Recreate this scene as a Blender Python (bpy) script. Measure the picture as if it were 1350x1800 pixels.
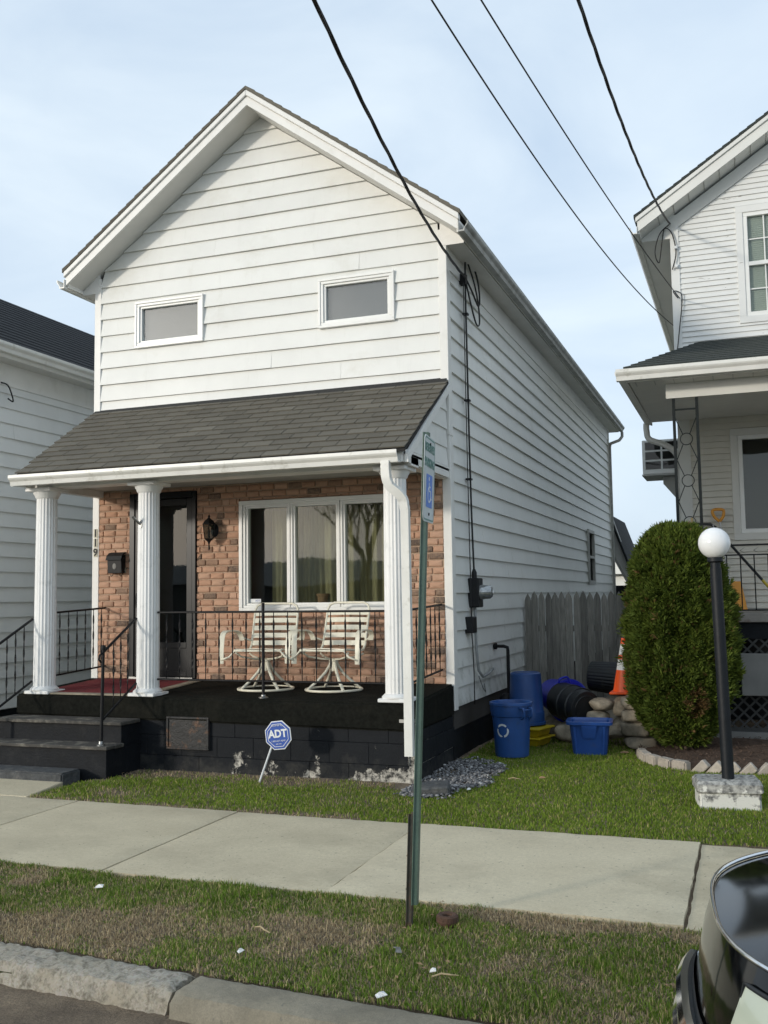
import bpy, bmesh, math, random
import numpy as np
from mathutils import Vector, Matrix
random.seed(7); rng = np.random.default_rng(11)
for o in list(bpy.data.objects): bpy.data.objects.remove(o)
S = bpy.context.scene; COL = S.collection
rad = math.radians
# ------------------------------------------------------------------ camera
cd = bpy.data.cameras.new('camera'); cam = bpy.data.objects.new('camera', cd); COL.objects.link(cam)
pitch, yaw, roll = rad(4.8876), rad(-20.0195), rad(-0.8237)
fw0 = Vector((math.sin(yaw), math.cos(yaw), 0)); rt0 = Vector((math.cos(yaw), -math.sin(yaw), 0)); up0 = Vector((0, 0, 1))
fw = fw0*math.cos(pitch)+up0*math.sin(pitch); up1 = up0*math.cos(pitch)-fw0*math.sin(pitch)
rt = rt0*math.cos(roll)+up1*math.sin(roll); up = up1*math.cos(roll)-rt0*math.sin(roll)
m = Matrix.Identity(4)
for i in range(3): m[i][0], m[i][1], m[i][2] = rt[i], up[i], -fw[i]
m.translation = (0, 0, 1.70); cam.matrix_world = m
cd.sensor_fit = 'VERTICAL'; cd.sensor_height = 36; cd.lens = 36*1749.6/1800; cd.clip_end = 1000
S.camera = cam
S.render.resolution_x, S.render.resolution_y = 768, 1024
# ------------------------------------------------------------------ sky and sun
SUN = Vector((0.72, 1.0, -0.23)).normalized()          # direction the light travels
elev = math.asin(-SUN.z); azim = math.atan2(-SUN.x, -SUN.y)
CLOUD_GAIN = 1.6
W = bpy.data.worlds.new('World'); S.world = W; W.use_nodes = True
n = W.node_tree.nodes; l = W.node_tree.links; n.clear()
sky = n.new('ShaderNodeTexSky'); sky.sky_type = 'NISHITA'; sky.sun_disc = False
sky.sun_elevation = elev; sky.sun_rotation = azim; sky.air_density = 1.0; sky.dust_density = 2.5
tc = n.new('ShaderNodeTexCoord'); mp = n.new('ShaderNodeMapping'); mp.inputs['Scale'].default_value = (1, 1, 2.2)
nz = n.new('ShaderNodeTexNoise'); nz.inputs['Scale'].default_value = 2.6; nz.inputs['Detail'].default_value = 6; nz.inputs['Roughness'].default_value = 0.52; nz.inputs['Distortion'].default_value = .5
rp = n.new('ShaderNodeValToRGB'); rp.color_ramp.elements[0].position = .36; rp.color_ramp.elements[0].color = (.42,)*3+(1,); rp.color_ramp.elements[1].position = .66; rp.color_ramp.elements[1].color = (.97,)*3+(1,)
mx = n.new('ShaderNodeMix'); mx.data_type = 'RGBA'
bl = n.new('ShaderNodeMix'); bl.data_type = 'RGBA'; bl.inputs['Factor'].default_value = .7
bl.inputs['B'].default_value = (3.6, 4.85, 6.6, 1)
mx.inputs['B'].default_value = (6.0, 6.95, 7.7, 1)
bg = n.new('ShaderNodeBackground'); bg.inputs['Strength'].default_value = .1; wo = n.new('ShaderNodeOutputWorld')
l.new(tc.outputs['Generated'], mp.inputs['Vector']); l.new(mp.outputs[0], nz.inputs['Vector']); l.new(nz.outputs['Fac'], rp.inputs[0])
hs = n.new('ShaderNodeHueSaturation'); hs.inputs['Saturation'].default_value = .25; hs.inputs['Value'].default_value = CLOUD_GAIN
l.new(sky.outputs[0], hs.inputs['Color'])                # thin cloud takes the brightness of the sky around it
cm = n.new('ShaderNodeMix'); cm.data_type = 'RGBA'; cm.inputs['Factor'].default_value = .2; cm.inputs['A'].default_value = (5.8, 6.75, 7.6, 1)
l.new(hs.outputs[0], cm.inputs['B']); l.new(cm.outputs['Result'], mx.inputs['B'])
l.new(sky.outputs[0], bl.inputs['A']); l.new(bl.outputs['Result'], mx.inputs['A'])
l.new(rp.outputs[0], mx.inputs['Factor']); l.new(mx.outputs['Result'], bg.inputs[0]); l.new(bg.outputs[0], wo.inputs[0])
sd = bpy.data.lights.new('sun', 'SUN'); sd.energy = 1.15; sd.angle = rad(4); sd.color = (1, .93, .82)
so = bpy.data.objects.new('sun', sd); COL.objects.link(so); so.location = (-8, -12, 9)
so.rotation_euler = SUN.to_track_quat('-Z', 'Y').to_euler()
S.view_settings.view_transform = 'Standard'; S.view_settings.look = 'None'; S.view_settings.gamma = 1
S.view_settings.exposure = 0.60; S.view_settings.use_curve_mapping = False
S.render.engine = 'CYCLES'

# ------------------------------------------------------------------ materials
MATS = {}
def newmat(name):
    mt = bpy.data.materials.new(name); mt.use_nodes = True
    nt = mt.node_tree; b = nt.nodes['Principled BSDF']; MATS[name] = mt
    return mt, nt.nodes, nt.links, b
def noise(nd, lk, pos, scale, detail=4, rough=.55, stretch=None):
    z = nd.new('ShaderNodeTexNoise'); z.inputs['Scale'].default_value = scale; z.inputs['Detail'].default_value = detail; z.inputs['Roughness'].default_value = rough
    if stretch:
        mpn = nd.new('ShaderNodeMapping'); mpn.inputs['Scale'].default_value = stretch; lk.new(pos, mpn.inputs['Vector']); pos = mpn.outputs[0]
    lk.new(pos, z.inputs['Vector']); return z.outputs['Fac']
def ramp(nd, lk, v, stops):
    r = nd.new('ShaderNodeValToRGB'); e = r.color_ramp.elements
    while len(e) < len(stops): e.new(.5)
    for q, (p, c) in zip(e, stops): q.position = p; q.color = (c if len(c) == 4 else tuple(c)+(1,)) if hasattr(c, '__len__') else (c, c, c, 1)
    lk.new(v, r.inputs[0]); return r.outputs['Color']
def mixc(nd, lk, f, a, b, mode='MIX'):
    x = nd.new('ShaderNodeMix'); x.data_type = 'RGBA'; x.blend_type = mode
    for s, v in (('Factor', f), ('A', a), ('B', b)):
        if hasattr(v, 'is_output'): lk.new(v, x.inputs[s])
        elif s == 'Factor': x.inputs[s].default_value = v
        else: x.inputs[s].default_value = tuple(v)+(1,)
    return x.outputs['Result']
def math_(nd, lk, op, a, b=None):
    x = nd.new('ShaderNodeMath'); x.operation = op
    for i, v in enumerate((a, b)):
        if v is None: continue
        if hasattr(v, 'is_output'): lk.new(v, x.inputs[i])
        else: x.inputs[i].default_value = v
    return x.outputs[0]
def bumpn(nd, lk, b, h, strength, dist=.01):
    x = nd.new('ShaderNodeBump'); x.inputs['Strength'].default_value = strength; x.inputs['Distance'].default_value = dist
    lk.new(h, x.inputs['Height']); lk.new(x.outputs[0], b.inputs['Normal'])
def pos_(nd): return nd.new('ShaderNodeNewGeometry').outputs['Position']
def M(name, col, rough=.6, var=.12, scale=6, bump=0, bscale=80, metal=0, rnd=0, coat=0, stain=None, sscale=3, sthr=(.55, .7), stretch=None, spec=.5):
    mt, nd, lk, b = newmat(name); p = pos_(nd)
    f = noise(nd, lk, p, scale, 5, .6, stretch)
    c = mixc(nd, lk, ramp(nd, lk, f, ((.3, 0.), (.7, 1.))), [v*(1-var) for v in col], [min(1, v*(1+var)) for v in col])
    if stain:
        f2 = ramp(nd, lk, noise(nd, lk, p, sscale, 6, .65), ((sthr[0], 0.), (sthr[1], 1.)))
        c = mixc(nd, lk, f2, c, stain)
    if rnd:
        oi = nd.new('ShaderNodeObjectInfo'); g = nd.new('ShaderNodeNewGeometry')
        r = math_(nd, lk, 'FRACT', math_(nd, lk, 'ADD', oi.outputs['Random'], g.outputs['Random Per Island']))
        hs = nd.new('ShaderNodeHueSaturation'); lk.new(c, hs.inputs['Color'])
        mr = nd.new('ShaderNodeMapRange'); mr.inputs['To Min'].default_value = 1-rnd; mr.inputs['To Max'].default_value = 1+rnd
        lk.new(r, mr.inputs['Value']); lk.new(mr.outputs[0], hs.inputs['Value']); c = hs.outputs[0]
    lk.new(c, b.inputs['Base Color']); b.inputs['Roughness'].default_value = rough; b.inputs['Metallic'].default_value = metal
    b.inputs['Coat Weight'].default_value = coat; b.inputs['Specular IOR Level'].default_value = spec
    if bump: bumpn(nd, lk, b, noise(nd, lk, p, bscale, 4, .6, stretch), bump)
    return mt
M('siding', (.765, .765, .725), .42, .035, 2.2, .12, 9, rnd=.025, stain=(.60, .585, .51), sscale=1.6, sthr=(.56, .92))
M('siding_blue', (.74, .745, .72), .45, .04, 2.5, .08, 7, rnd=.02)
M('trim_white', (.78, .77, .73), .45, .05, 3, stain=(.62, .61, .55), sscale=4, sthr=(.56, .9))
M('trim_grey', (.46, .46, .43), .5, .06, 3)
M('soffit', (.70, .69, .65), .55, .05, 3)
M('gutter_dirty', (.40, .40, .375), .5, .15, 3, stain=(.20, .20, .175), sscale=5, sthr=(.45, .72))
M('gutter_white', (.76, .75, .70), .38, .06, 4, stain=(.45, .43, .36), sscale=7, sthr=(.58, .8))
M('column_white', (.79, .79, .77), .45, .06, 6, .1, 30, stain=(.55, .56, .54), sscale=8, sthr=(.55, .85), stretch=(1, 1, .15))
M('iron_black', (.008, .008, .009), .5, .3, 20, .15, 120, spec=.25)
M('iron_green', (.010, .014, .015), .6, .2, 20, spec=.2)
M('black_plastic', (.014, .016, .018), .45, .2, 9)
M('black_box', (.012, .012, .013), .5, .2, 20, spec=.3)
M('carpet', (.013, .0135, .011), .97, .35, 25, .9, 260, stain=(.032, .029, .022), sscale=2.5, sthr=(.5, .85), spec=.08)
M('mat_red', (.17, .012, .016), .95, .3, 30, .6, 200, stain=(.06, .01, .012), sscale=4, sthr=(.5, .8))
M('step_wood', (.05, .046, .04), .8, .3, 6, .5, 30, stain=(.23, .21, .17), sscale=7, sthr=(.5, .72), stretch=(.25, 2, 2))
M('strip_wood', (.30, .26, .19), .8, .25, 8, .3, 40, stain=(.12, .1, .07), sscale=6, sthr=(.5, .8))
M('paint_black', (.008, .0095, .012), .65, .3, 6, .4, 40, stain=(.03, .03, .03), sscale=5, sthr=(.56, .85), spec=.2)
M('slab_dark', (.06, .063, .065), .8, .35, 14, .8, 60, stain=(.16, .155, .14), sscale=9, sthr=(.5, .78))
M('rust_plate', (.022, .021, .02), .6, .3, 12, .9, 45, stain=(.16, .075, .035), sscale=8, sthr=(.56, .72))
M('vinyl_white', (.80, .80, .765), .35, .03, 4)
M('door_black', (.006, .007, .008), .35, .25, 9, spec=.3)
M('curtain', (.32, .28, .16), .9, .3, 30, stretch=(1, 1, .1))
M('blind', (.10, .104, .10), .8, .08, 5)
M('blind_white', (.62, .64, .61), .6, .05, 5)
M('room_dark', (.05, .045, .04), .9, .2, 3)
M('chair_cream', (.78, .74, .60), .4, .06, 10, stain=(.50, .44, .30), sscale=12, sthr=(.55, .85))
M('metal_bright', (.34, .34, .33), .42, .1, 20, metal=1)
M('meter_glass', (.35, .36, .36), .08, .3, 30, metal=.6)
M('pipe_grey', (.32, .33, .33), .5, .1, 10)
M('cable_black', (.010, .010, .011), .55, .2, 30)
M('plate_beige', (.55, .52, .40), .5, .1, 20)
M('sign_blue', (.015, .075, .36), .35, .05, 10)
M('sign_white', (.72, .74, .74), .4, .04, 10)
M('sign_face', (.56, .60, .60), .35, .06, 9)
M('sign_green', (.10, .24, .20), .4, .1, 9)
M('isa_blue', (.07, .20, .62), .4, .08, 12)
M('post_green', (.085, .135, .105), .45, .15, 9, .2, 60, stain=(.12, .10, .07), sscale=9, sthr=(.62, .85))
M('post_rust', (.07, .065, .05), .75, .3, 14, .4, 70, stain=(.13, .06, .03), sscale=12, sthr=(.5, .75))
M('rust', (.085, .045, .028), .85, .3, 40, .6, 120)
M('bin_blue', (.020, .075, .25), .38, .15, 5, .1, 40, stain=(.03, .06, .13), sscale=6, sthr=(.55, .8))
M('bin_blue_dark', (.017, .065, .22), .4, .15, 5)
M('lid_blue', (.012, .022, .42), .3, .1, 5)
M('tote_blue', (.026, .085, .31), .3, .12, 5, stain=(.07, .08, .12), sscale=5, sthr=(.56, .8))
M('bin_black', (.011, .013, .015), .45, .2, 8, stain=(.06, .06, .05), sscale=10, sthr=(.62, .8))
M('crate_yellow', (.50, .38, .012), .45, .12, 8)
M('decal', (.62, .66, .68), .5, .05, 20)
M('cone_orange', (.85, .10, .012), .45, .06, 9)
M('cone_white', (.78, .78, .76), .4, .06, 9)
M('field_stone', (.34, .29, .215), .9, .35, 9, 1.0, 22, rnd=.25, stain=(.12, .115, .09), sscale=5, sthr=(.48, .75))
M('edging', (.42, .37, .31), .9, .15, 20, .5, 80, rnd=.15)
M('mulch', (.10, .060, .038), .95, .4, 22, .9, 90)
M('lamp_black', (.008, .010, .013), .5, .2, 10, .15, 30, spec=.3)
M('fence_wood', (.20, .19, .165), .85, .35, 10, .5, 40, rnd=.28, stretch=(6, 6, .5))
M('roof_dark', (.020, .021, .023), .9, .3, 30, .6, 150)
M('roof_green', (.035, .042, .038), .9, .3, 30, .6, 150)
M('shingle_edge', (.03, .029, .027), .9, .3, 30)
M('beige_siding', (.66, .63, .55), .5, .06, 3, rnd=.02)
M('beige_trim', (.66, .65, .60), .45, .05, 3)
M('deck_wood', (.26, .235, .205), .85, .2, 8, .3, 50, stain=(.16, .1, .08), sscale=9, sthr=(.55, .8))
M('panel_grey', (.22, .215, .20), .8, .12, 4)
M('lattice', (.055, .055, .052), .8, .2, 9)
M('handle_wood', (.55, .40, .20), .6, .15, 9)
M('shovel_orange', (.72, .30, .02), .4, .06, 9)
M('shovel_yellow', (.62, .47, .05), .45, .08, 9)
M('scrap_white', (.75, .75, .73), .7, .06, 20)
M('straw', (.42, .33, .19), .85, .2, 20)
M('pot_clay', (.34, .20, .11), .8, .15, 20)
M('chrome', (.75, .76, .77), .07, .02, 5, metal=1)
M('rubber', (.012, .012, .012), .8, .2, 10)
M('utility_wood', (.12, .09, .065), .9, .3, 6, .4, 20)
M('leaf_dry', (.30, .19, .10), .8, .3, 30)
M('far_white', (.70, .70, .66), .6, .06, 1)
def special():
    # paint: black block wall with paint flaked off low down
    mt, nd, lk, b = newmat('block_peeling'); p = pos_(nd)
    base = mixc(nd, lk, noise(nd, lk, p, 7), (.005, .0065, .009), (.014, .016, .019))
    sep = nd.new('ShaderNodeSeparateXYZ'); lk.new(p, sep.inputs[0])
    hgt = math_(nd, lk, 'MULTIPLY', sep.outputs['Z'], -.44)
    xx = math_(nd, lk, 'MULTIPLY', math_(nd, lk, 'ADD', sep.outputs['X'], 4.3), .06)
    f = math_(nd, lk, 'ADD', math_(nd, lk, 'ADD', noise(nd, lk, p, 3.4, 9, .62), hgt), xx)
    mask = math_(nd, lk, 'MULTIPLY', ramp(nd, lk, f, ((.515, 0.), (.535, 1.))), math_(nd, lk, 'LESS_THAN', sep.outputs['X'], -2.962))
    bare = mixc(nd, lk, ramp(nd, lk, noise(nd, lk, p, 22, 6, .7), ((.38, 0.), (.6, 1.))), (.05, .048, .044), (.56, .53, .46))
    dust = ramp(nd, lk, math_(nd, lk, 'ADD', noise(nd, lk, p, 12, 5), math_(nd, lk, 'MULTIPLY', sep.outputs['Z'], -1.3)), ((.30, 0.), (.62, .30)))
    c = mixc(nd, lk, dust, base, (.10, .095, .08)); c = mixc(nd, lk, mask, c, bare)
    lk.new(c, b.inputs['Base Color']); b.inputs['Roughness'].default_value = .7; b.inputs['Specular IOR Level'].default_value = .2
    bumpn(nd, lk, b, math_(nd, lk, 'SUBTRACT', noise(nd, lk, p, 60), mask), .6, .006)
    # brick
    mt, nd, lk, b = newmat('brick'); p = pos_(nd)
    oi = nd.new('ShaderNodeObjectInfo'); g = nd.new('ShaderNodeNewGeometry')
    r = math_(nd, lk, 'FRACT', math_(nd, lk, 'ADD', oi.outputs['Random'], g.outputs['Random Per Island']))
    c = ramp(nd, lk, r, ((0, (.50, .275, .18)), (.25, (.56, .335, .23)), (.5, (.45, .25, .165)), (.7, (.60, .375, .265)), (.82, (.38, .22, .15)), (.92, (.20, .135, .10)), (1, (.06, .05, .046))))
    c = mixc(nd, lk, ramp(nd, lk, noise(nd, lk, p, 9, 6, .65), ((.5, 0.), (.8, .32))), c, (.12, .085, .065))
    c = mixc(nd, lk, ramp(nd, lk, noise(nd, lk, p, 45, 4), ((.3, 0.), (.8, .5))), c, (.56, .36, .23))
    lk.new(c, b.inputs['Base Color']); b.inputs['Roughness'].default_value = .88
    bumpn(nd, lk, b, noise(nd, lk, p, 70, 5, .65), .5, .005)
    mt, nd, lk, b = newmat('mortar'); p = pos_(nd)
    lk.new(mixc(nd, lk, noise(nd, lk, p, 18), (.34, .235, .165), (.54, .40, .29)), b.inputs['Base Color']); b.inputs['Roughness'].default_value = .95
    # asphalt shingles
    mt, nd, lk, b = newmat('shingle'); p = pos_(nd)
    oi = nd.new('ShaderNodeObjectInfo'); g = nd.new('ShaderNodeNewGeometry')
    r = math_(nd, lk, 'FRACT', math_(nd, lk, 'ADD', oi.outputs['Random'], g.outputs['Random Per Island']))
    c = ramp(nd, lk, r, ((0, (.088, .079, .061)), (.35, (.128, .115, .089)), (.7, (.105, .094, .073)), (1, (.165, .15, .118))))
    c = mixc(nd, lk, ramp(nd, lk, noise(nd, lk, p, 2.2, 5), ((.35, 0.), (.8, .5))), c, (.16, .15, .12))
    c = mixc(nd, lk, ramp(nd, lk, noise(nd, lk, p, 160, 3, .7), ((.4, 0.), (.8, .5))), c, (.05, .046, .038))
    lk.new(c, b.inputs['Base Color']); b.inputs['Roughness'].default_value = .92
    bumpn(nd, lk, b, noise(nd, lk, p, 220, 3), .5, .004)
    # old painted clapboard with flaked paint
    mt, nd, lk, b = newmat('peeling_siding'); p = pos_(nd)
    a = noise(nd, lk, p, 5, 8, .68, (1, 1, 4)); q = noise(nd, lk, p, 1.1, 4)
    f = ramp(nd, lk, math_(nd, lk, 'ADD', a, math_(nd, lk, 'MULTIPLY', q, .35)), ((.83, 0.), (.87, 1.)))
    c = mixc(nd, lk, noise(nd, lk, p, 3), (.68, .69, .67), (.80, .80, .77)); c = mixc(nd, lk, f, c, (.34, .33, .30))
    lk.new(c, b.inputs['Base Color']); b.inputs['Roughness'].default_value = .6; bumpn(nd, lk, b, a, .25, .01)
    # concretes
    for nm, lo, hi, br in (('concrete', (.54, .465, .32), (.67, .585, .41), .5), ('concrete_pale', (.61, .53, .37), (.71, .625, .445), .5), ('kerb_smooth', (.19, .17, .125), (.36, .32, .24), .7)):
        mt, nd, lk, b = newmat(nm); p = pos_(nd)
        c = mixc(nd, lk, ramp(nd, lk, noise(nd, lk, p, 2.3, 6, .6), ((.3, 0.), (.72, 1.))), lo, hi)
        c = mixc(nd, lk, ramp(nd, lk, noise(nd, lk, p, 130, 3, .7), ((.35, 0.), (.8, .45))), c, [v*.5 for v in lo])
        c = mixc(nd, lk, ramp(nd, lk, noise(nd, lk, p, 34, 5, .75), ((.42, 0.), (.66, .40))), c, [v*.72 for v in lo])
        c = mixc(nd, lk, ramp(nd, lk, noise(nd, lk, p, 1.1, 8, .72), ((.50, 0.), (.70, .62))), c, (.37, .32, .22))
        c = mixc(nd, lk, ramp(nd, lk, noise(nd, lk, p, 38, 2, .4), ((.69, 0.), (.72, .6))), c, (.16, .15, .12))
        lk.new(c, b.inputs['Base Color']); b.inputs['Roughness'].default_value = .9
        bumpn(nd, lk, b, noise(nd, lk, p, 170, 4), br, .004)
    mt, nd, lk, b = newmat('aggregate'); p = pos_(nd)
    v = nd.new('ShaderNodeTexVoronoi'); v.inputs['Scale'].default_value = 105; lk.new(p, v.inputs['Vector'])
    a = noise(nd, lk, p, 26, 7, .72)
    hsv = nd.new('ShaderNodeHueSaturation'); lk.new(v.outputs['Color'], hsv.inputs['Color']); hsv.inputs['Saturation'].default_value = .12
    c = mixc(nd, lk, .80, hsv.outputs[0], (.24, .205, .145)); c = mixc(nd, lk, ramp(nd, lk, noise(nd, lk, p, 4, 6), ((.3, 0.), (.7, .7))), c, (.31, .27, .195))
    c = mixc(nd, lk, ramp(nd, lk, a, ((.48, 0.), (.66, .85))), c, (.10, .088, .062))
    c = mixc(nd, lk, ramp(nd, lk, noise(nd, lk, p, 6, 7, .7), ((.56, 0.), (.75, .55))), c, (.16, .145, .11))
    lk.new(c, b.inputs['Base Color']); b.inputs['Roughness'].default_value = .92
    bumpn(nd, lk, b, math_(nd, lk, 'ADD', math_(nd, lk, 'MULTIPLY', v.outputs['Distance'], .5), a), -1.0, .014)
    mt, nd, lk, b = newmat('asphalt'); p = pos_(nd)
    c = mixc(nd, lk, noise(nd, lk, p, 3, 6), (.085, .088, .092), (.15, .152, .155))
    c = mixc(nd, lk, ramp(nd, lk, noise(nd, lk, p, 220, 2), ((.5, 0.), (.75, .6))), c, (.26, .25, .235))
    v = nd.new('ShaderNodeTexVoronoi'); v.feature = 'DISTANCE_TO_EDGE'; v.inputs['Scale'].default_value = 5.5; lk.new(p, v.inputs['Vector'])
    c = mixc(nd, lk, ramp(nd, lk, v.outputs['Distance'], ((0, .8), (.03, 0.))), c, (.035, .035, .035))
    lk.new(c, b.inputs['Base Color']); b.inputs['Roughness'].default_value = .85; bumpn(nd, lk, b, noise(nd, lk, p, 190, 4), .7, .005)
    # soil
    mt, nd, lk, b = newmat('soil'); p = pos_(nd)
    c = ramp(nd, lk, noise(nd, lk, p, 4.5, 9, .7), ((.3, (.12, .088, .06)), (.5, (.22, .165, .112)), (.72, (.35, .27, .18))))
    c = mixc(nd, lk, ramp(nd, lk, noise(nd, lk, p, 90, 3), ((.4, 0.), (.75, .6))), c, (.05, .045, .028))
    lk.new(c, b.inputs['Base Color']); b.inputs['Roughness'].default_value = .97; bumpn(nd, lk, b, noise(nd, lk, p, 60, 6, .7), 1, .02)
    mt, nd, lk, b = newmat('turf_base'); p = pos_(nd)
    c = ramp(nd, lk, noise(nd, lk, p, 6, 8, .7), ((.3, (.035, .045, .016)), (.6, (.07, .075, .025)), (.8, (.12, .10, .05))))
    lk.new(c, b.inputs['Base Color']); b.inputs['Roughness'].default_value = .97; bumpn(nd, lk, b, noise(nd, lk, p, 70, 6, .7), 1, .02)
    # blades coloured one by one
    for nm, tr, ro in (('grass', .3, .7), ('foliage', .22, .65)):
        mt, nd, lk, b = newmat(nm)
        at = nd.new('ShaderNodeAttribute'); at.attribute_name = 'Col'
        lk.new(at.outputs['Color'], b.inputs['Base Color']); b.inputs['Roughness'].default_value = ro; b.inputs['Specular IOR Level'].default_value = .2
        t = nd.new('ShaderNodeBsdfTranslucent'); lk.new(at.outputs['Color'], t.inputs[0]); ms = nd.new('ShaderNodeMixShader'); ms.inputs[0].default_value = tr
        lk.new(b.outputs[0], ms.inputs[1]); lk.new(t.outputs[0], ms.inputs[2]); lk.new(ms.outputs[0], nd['Material Output'].inputs[0])
    mt, nd, lk, b = newmat('gravel'); oi = nd.new('ShaderNodeNewGeometry')
    c = ramp(nd, lk, oi.outputs['Random Per Island'], ((0, (.05, .05, .053)), (.5, (.14, .14, .143)), (.85, (.25, .245, .24)), (1, (.48, .48, .47))))
    lk.new(c, b.inputs['Base Color']); b.inputs['Roughness'].default_value = .85
    # glass: reflection over a clear pane
    for nm, tint, ior in (('glass', (.80, .83, .80), 1.52), ('glass_dark', (.42, .45, .45), 1.5), ('glass_sky', (.9, .92, .92), 1.9)):
        mt, nd, lk, b = newmat(nm); nd.remove(b)
        lw = nd.new('ShaderNodeLayerWeight'); lw.inputs['Blend'].default_value = .5; F0 = ((ior-1)/(ior+1))**2
        frv = math_(nd, lk, 'ADD', math_(nd, lk, 'MULTIPLY', math_(nd, lk, 'POWER', lw.outputs['Facing'], 5.0), 1-F0), F0)
        tb = nd.new('ShaderNodeBsdfTransparent'); tb.inputs[0].default_value = tint+(1,)
        gb = nd.new('ShaderNodeBsdfGlossy'); gb.inputs['Roughness'].default_value = .02
        p = pos_(nd); bp = nd.new('ShaderNodeBump'); bp.inputs['Strength'].default_value = .05; bp.inputs['Distance'].default_value = .05
        lk.new(noise(nd, lk, p, 1.6, 1), bp.inputs['Height']); lk.new(bp.outputs[0], gb.inputs['Normal'])
        ms = nd.new('ShaderNodeMixShader'); lk.new(frv, ms.inputs[0]); lk.new(tb.outputs[0], ms.inputs[1]); lk.new(gb.outputs[0], ms.inputs[2])
        lk.new(ms.outputs[0], nd['Material Output'].inputs[0])
    mt, nd, lk, b = newmat('globe'); b.inputs['Base Color'].default_value = (.82, .82, .81, 1); b.inputs['Roughness'].default_value = .16; b.inputs['Subsurface Weight'].default_value = .25; b.inputs['Subsurface Radius'].default_value = (.05, .05, .05)
    mt, nd, lk, b = newmat('car_paint'); b.inputs['Base Color'].default_value = (.003, .0035, .004, 1); b.inputs['Roughness'].default_value = .08; b.inputs['Coat Weight'].default_value = 0; b.inputs['Specular IOR Level'].default_value = .42
    mt, nd, lk, b = newmat('headlight'); b.inputs['Base Color'].default_value = (.50, .54, .42, 1); b.inputs['Roughness'].default_value = .18; b.inputs['Coat Weight'].default_value = 1
    # lamp base: concrete whose white paint survives low down
    mt, nd, lk, b = newmat('block_white'); p = pos_(nd)
    sep = nd.new('ShaderNodeSeparateXYZ'); lk.new(p, sep.inputs[0])
    f = math_(nd, lk, 'ADD', noise(nd, lk, p, 14, 7, .65), math_(nd, lk, 'MULTIPLY', sep.outputs['Z'], 1.9))
    c = mixc(nd, lk, ramp(nd, lk, f, ((.62, 0.), (.70, 1.))), (.72, .71, .65), mixc(nd, lk, ramp(nd, lk, noise(nd, lk, p, 30, 5), ((.35, 0.), (.65, 1.))), (.12, .12, .115), (.48, .47, .43)))
    lk.new(c, b.inputs['Base Color']); b.inputs['Roughness'].default_value = .85; bumpn(nd, lk, b, noise(nd, lk, p, 60, 5), .6, .006)
special()
def grime():
    mt = MATS['siding']; nd, lk = mt.node_tree.nodes, mt.node_tree.links; b = nd['Principled BSDF']; src = b.inputs['Base Color'].links[0].from_socket
    p = pos_(nd); sep = nd.new('ShaderNodeSeparateXYZ'); lk.new(p, sep.inputs[0])
    side = math_(nd, lk, 'GREATER_THAN', sep.outputs['X'], -2.965)
    low = math_(nd, lk, 'ADD', noise(nd, lk, p, 3.6, 8, .7), math_(nd, lk, 'MULTIPLY', sep.outputs['Z'], -.17))
    f = math_(nd, lk, 'MULTIPLY', ramp(nd, lk, low, ((.36, 0.), (.56, .75))), side)
    streak = ramp(nd, lk, noise(nd, lk, p, 5, 6, .7, (3, 3, .25)), ((.56, 0.), (.78, .18)))
    c = mixc(nd, lk, f, src, (.30, .30, .245)); c = mixc(nd, lk, streak, c, (.50, .49, .43)); lk.new(c, b.inputs['Base Color'])
grime()

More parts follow.
